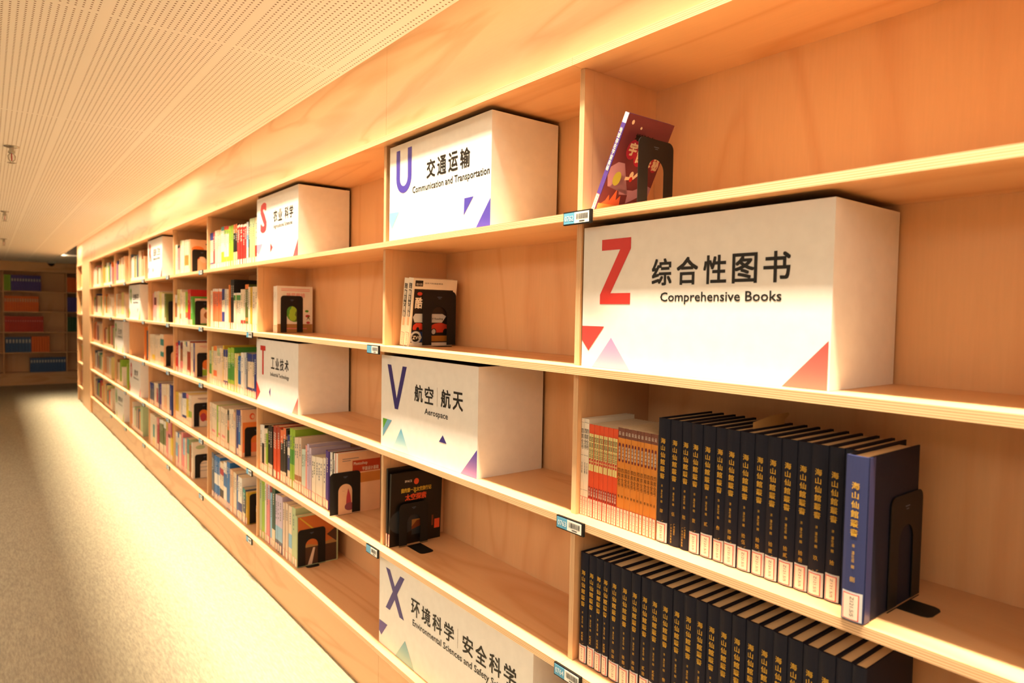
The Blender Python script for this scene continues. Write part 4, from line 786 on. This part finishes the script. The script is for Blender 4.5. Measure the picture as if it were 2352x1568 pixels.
# purple picture book leaning against a bookend, top row above the Z sign
th = .012; lean = math.radians(26.5)
pb_ = link('book', cover_mesh(th, .222, .150, parse('lilac10 purple'), None)); pb_.location = (1.083, 1.104, .0058)
MATS['cover_purple'] = mat('cover_purple', hexc('6e3440'), .35)
pb_.rotation_euler = (lean, 0, 0)
tag(pb_, 'purple space picture book leaning on a bookend above the Z sign', 'book')
MB().box(.0012, .148, -th+.0012, -.0012, .001, .221).build('page_block', [PAGES], pb_)
art(pb_, 'cover_print', [rect(.0015, 0, .150, .222, 0), ('p', [(.0015, .085), (.012, .062), (.022, .064), (.035, .095), (.050, .090), (.060, .060), (.095, .062), (.13, .080), (.15, .075), (.15, .045), (.12, .05), (.10, .038), (.085, .030), (.082, .050), (.055, .048), (.045, .070), (.050, .100), (.040, .118), (.020, .118), (.0015, .105)], 1),
    rect(.0015, 0, .085, .022, 2), ('p', [(.010, .022), (.020, .030), (.026, .044), (.032, .030), (.045, .058), (.052, .034), (.062, .046), (.068, .022)], 3), ('e', .032, .082, .012, .016, 4), ('p', [(.056, .082), (.070, .084), (.070, .091), (.056, .090)], 5), ('p', [(.077, .090), (.092, .108), (.096, .100), (.082, .086)], 5), ('e', .073, .095, .006, .009, 5), ('e', .075, .086, .005, .006, 6)],
    [MATS['cover_purple'], mat('cover_mauve', hexc('b58aa4'), .4), mat('cover_sandy', hexc('e0a860'), .5), mat('cover_coral', hexc('e2704c'), .5), mat('cover_planet', hexc('b8b850'), .5), cm('cream'), cm('red')], th)
art(pb_, 'cover_title', [('e', .048, .150, .018, .022, 1), ('e', .078, .140, .019, .024, 1), ('e', .108, .135, .016, .022, 1), ('e', .134, .130, .014, .020, 1)], [cm('ivory'), mat('cover_raspberry', hexc('b02848'), .4)], th, .0009)
art(pb_, 'cover_lettering', [('t', '宇', .036, .137, .061, .166, 0, .05), ('t', '宙', .065, .124, .092, .157, 0, .05), ('t', '奥', .096, .120, .120, .150, 0, .05), ('t', '秘', .124, .115, .146, .144, 0, .05), ('t', '地球存在', .042, .170, .104, .186, 1, .05), ('e', .020, .206, .004, .005, 0), ('e', .050, .198, .003, .003, 0)], [cm('cream'), INK], th, .0013)
mb = MB(); vtext(mb, '地球存在宇宙奥秘', th/2, .19, .012, spine(.0007), 0, .02, wr=.7); mb.build('spine_title', [cm('ivory')], pb_, fix=False)
sticker(pb_, th, .040, 'P159-4', z0=.001)
bookend(.9775, 0, 'black bookend holding up the leaning purple book', x0=1.095, w_=.115, h=.150, tongue=False)
bookend(ye-.0390, -.70, 'black bookend against the glossy blue volume, far right', x0=1.130, w_=.121, h=.185, tl=.05)
MB().box(.0012, .020, -.0348, -.0342, .0005, .2575).build('cloth_fold', [NAVYG], lb)

# ------------------------------------------------------------------ the farthest bays: too many and too small to tell apart singly
rr = random.Random(11)
pal_far = ['cream', 'ivory', 'peach', 'rose', 'white', 'cream', 'sage', 'orange', 'navy', 'crimson', 'paleyellow', 'teal', 'brown', 'cream', 'slate', 'beige', 'lime', 'salmon']
mb = MB(); fm = [cm(c) for c in pal_far]+[STICK]
for (a, b, rows) in ((7.362, 6.43, (1, 5)), (6.77, 6.43, ()), (8.30, 7.40, (1, 2)), (7.70, 7.40, ()), (9.24, 8.34, (1, 2, 4)), (10.19, 9.28, (1, 2, 3, 4, 5)), (11.69, 11.06, (1, 2, 3, 4, 5)), (9.24, 8.34, (3, 5)), (8.30, 7.65, (4,))):
    for r in rows:
        y = a; z = -P*(r-1)+.0004; n_end = b+.12+.2*rr.random()
        while y > n_end:
            t = rr.uniform(.018, .05); h = rr.uniform(.19, .27); c = rr.randrange(len(pal_far)); d = rr.uniform(.16, .19)
            rep = rr.choice((1, 1, 2, 3))
            for _ in range(rep):
                if y-t < n_end: break
                mb.box(1.10, 1.10+d, y-t+.0008, y, z, z+h, c)
                mb.box(1.0994, 1.0999, y-t+.002, y-.0015, z+.002, z+.038, len(pal_far))
                y -= t
            if y-t < n_end: break
tag(mb.build('books', fm), 'small mixed books filling the farthest bays before the end panel', 'books', 'books in the farthest bays', 'stuff')
# distinct larger things in those bays
def flat_book(y, row, th, h, code, cc, label, dep=.21):
    b_ = book(y, th, h, code, -P*(row-1)+.0004, label, 'cover facing books in the far bays', dep=dep, title=False)
    art(b_, 'cover_print', [rect(.012, .012, dep-.012, h-.03, 0), ('e', dep*.5, h*.45, dep*.28, h*.2, 1)], [cm(cc[0]), cm(cc[1])], th); return b_
flat_book(6.66, 3, .05, .29, 'orange', ('slate', 'inkblue'), 'large book with orange frame and dark landscape cover, third row')
flat_book(7.60, 4, .06, .25, 'lime', ('paleyellow', 'brown'), 'lime green spined book beside a bookend on the fourth row')
for (y, r, lab) in ((6.53, 1, 'black bookend on the top row just left of the R sign'), (7.52, 4, 'black bookend beside the lime green spined book'), (6.52, 5, 'black bookend on the bottom row, bay beyond the R sign'), (7.45, 2, 'black bookend on the second row, left of the Q sign'), (11.30, 1, 'black bookend in the narrow last bay, top row')):
    pass
for (y, r, lab) in ((6.50, 1, 'black bookend on the top row just left of the R sign'), (7.525, 4, 'black bookend beside the lime green spined book'), (6.50, 5, 'black bookend on the bottom row, bay beyond the R sign'), (7.455, 2, 'black bookend on the second row, left of the Q sign')):
    bookend(y, -P*(r-1), lab, x0=1.112, w_=.125, h=.165, tongue=False)

# ------------------------------------------------------------------ bookcase across the far end of the aisle
YF = 14.2
fx = [-1.56, -.665, .233, 1.122, 2.012, 2.90]
for n in range(5):
    a, b = fx[n], fx[n+1]
    root = tag(empty('wall_bookcase', (a, YF, FLOOR)), 'dim plywood bookcase section on the far wall, ' + ['leftmost beyond the picture', 'left of the green and purple volumes', 'holding green, purple, orange, red and blue volumes', 'behind the end of the long bookcase', 'at the far right corner'][n], 'bookcase', 'bookcase sections on the far wall')
    off = Matrix.Translation(-Vector((a, YF, FLOOR)))
    def add(name, mb, mats):
        o = mb.build(name, mats, root); o.matrix_parent_inverse = off; return o
    for k in range(6):
        z = -P*(k-1)
        add('shelf_board', MB().box(a+.0005, b-.0005, YF, YF+.28, z-T, z), [W_FAR])
        if k < 5: add('divider', MB().box(a-.0085, a+.0085, YF+.012, YF+.28, z-P+.0004, z-T-.0004), [W_V])
    add('back_panel', MB().box(a, b, YF+.2805, YF+.295, -1.418, .35), [W_V])
    add('fascia_panel', MB().box(a+.0005, b-.0005, YF+.002, YF+.02, .3505, .4995), [W_FAR])
    add('plinth_panel', MB().box(a+.0005, b-.0005, YF+.02, YF+.04, FLOOR+.0003, -1.4185), [W_FAR])
def far_vols(row, x0, x1, n, code, h, lab, grp, stripe=None):
    w_ = (x1-x0)/n; z = -P*(row-1)+.0004; src = None
    for i in range(n):
        if src is None:
            me = cover_mesh(w_-.002, h, .20, parse(code), None)
            o = link('bound_volume', me); src = o
            MB().box(.0012, .197, -w_+.004, -.0014, .002, h-.004).build('page_block', [PAGES], o)
            if stripe:
                mb = MB(); Pn = spine(.0008); mb.poly([Pn(w_*.25, h*stripe[1]), Pn(w_*.75, h*stripe[1]), Pn(w_*.75, h*stripe[2]), Pn(w_*.25, h*stripe[2])]); mb.build('spine_label', [cm(stripe[0])], o, fix=False)
        else: o = copy_tree(src)
        o.location = (x0+w_*i+.001, YF+.035, z); o.rotation_euler = (0, 0, math.radians(90))
        tag(o, '%s, %s from left, far wall %s shelf' % (lab, ordn(i), ROWN[row]), 'volume', grp)
PAL.update(dgreen='84b424', dpurple='4a40a0', dorange='ee701c', dred='c43826', dblue='345a96', dforest='24502c')
far_vols(1, .238, .335, 3, 'dgreen', .270, 'green volume', 'green volumes on the far wall')
far_vols(1, .336, .757, 11, 'dpurple', .268, 'purple volume', 'purple volumes on the far wall', ('grey', .62, .78))
far_vols(2, .243, .722, 14, 'dorange', .262, 'orange volume', 'orange volumes on the far wall', ('peach', .62, .85))
far_vols(3, .246, .785, 16, 'dred', .268, 'red volume', 'red volumes on the far wall', ('rose', .66, .74))
far_vols(4, .250, .610, 8, 'dblue', .262, 'steel blue volume', 'blue volumes on the far wall', ('grey', .62, .85))
far_vols(4, .612, .872, 7, 'dorange', .272, 'orange volume', 'orange volumes on the far wall fourth shelf')
far_vols(5, .590, 1.108, 13, 'dblue', .252, 'dark blue volume', 'dark blue volumes on the far wall', ('grey', .66, .84))
far_vols(1, 1.132, 1.62, 12, 'dorange', .258, 'orange volume at right', 'orange volumes right on the far wall')
far_vols(2, 1.132, 1.62, 12, 'dpurple', .262, 'purple volume at right', 'purple volumes right on the far wall')
far_vols(3, 1.132, 1.62, 12, 'dforest', .262, 'green volume at right', 'green volumes right on the far wall')

# ------------------------------------------------------------------ ceiling fittings
def sprinkler(x, y, lab):
    root = empty('sprinkler', (x, y, CEILZ)); tag(root, lab, 'sprinkler', 'chrome sprinklers under the ceiling')
    MB().lathe([(.030, -.0002), (.030, -.003), (.022, -.006), (.010, -.007)], (0, 0, 0)).build('escutcheon', [STEEL], root)
    MB().lathe([(.010, -.0075), (.010, -.022), (.014, -.023), (.014, -.032), (.008, -.034)], (0, 0, 0), n=8).build('body', [STEEL], root)
    for s in (-1, 1):
        MB().prism([(s*.008, -.0345), (s*.016, -.045), (s*.014, -.062), (s*.003, -.074), (s*.0015, -.070), (s*.010, -.060), (s*.011, -.046), (s*.005, -.0345)], 'Y', -.0025, .0025).build('frame_arm', [STEEL], root)
    MB().lathe([(.0022, -.0345), (.003, -.052), (.0022, -.069)], (0, 0, 0), n=8).build('glass_bulb', [mat('bulb_red', hexc('b03028'), .2)], root)
    m = MB(); n = 16
    pts = [((.019 if k % 2 else .014)*math.cos(2*math.pi*k/n), (.019 if k % 2 else .014)*math.sin(2*math.pi*k/n)) for k in range(n)]
    m.prism(pts, 'Z', -.0775, -.0755); m.build('deflector', [STEEL], root)
    return root
sprinkler(.102, 3.92, 'chrome sprinkler nearest the camera under the ceiling')
sprinkler(.125, 6.68, 'chrome sprinkler in the middle of the ceiling row')
sprinkler(.166, 9.48, 'chrome sprinkler farthest down the aisle ceiling')
cd = empty('dome_camera', (.875, 13.72, CEILZ)); tag(cd, 'small white and black dome camera on the far ceiling', 'camera')
MB().lathe([(.066, -.0003), (.066, -.022), (.058, -.034)], (0, 0, 0)).build('housing', [PLASTIC], cd)
MB().lathe([(.052, -.0345), (.046, -.056), (.030, -.074), (.010, -.083)], (0, 0, 0)).build('dome', [mat('smoked_dome', hexc('1a1512'), .15, .6)], cd)
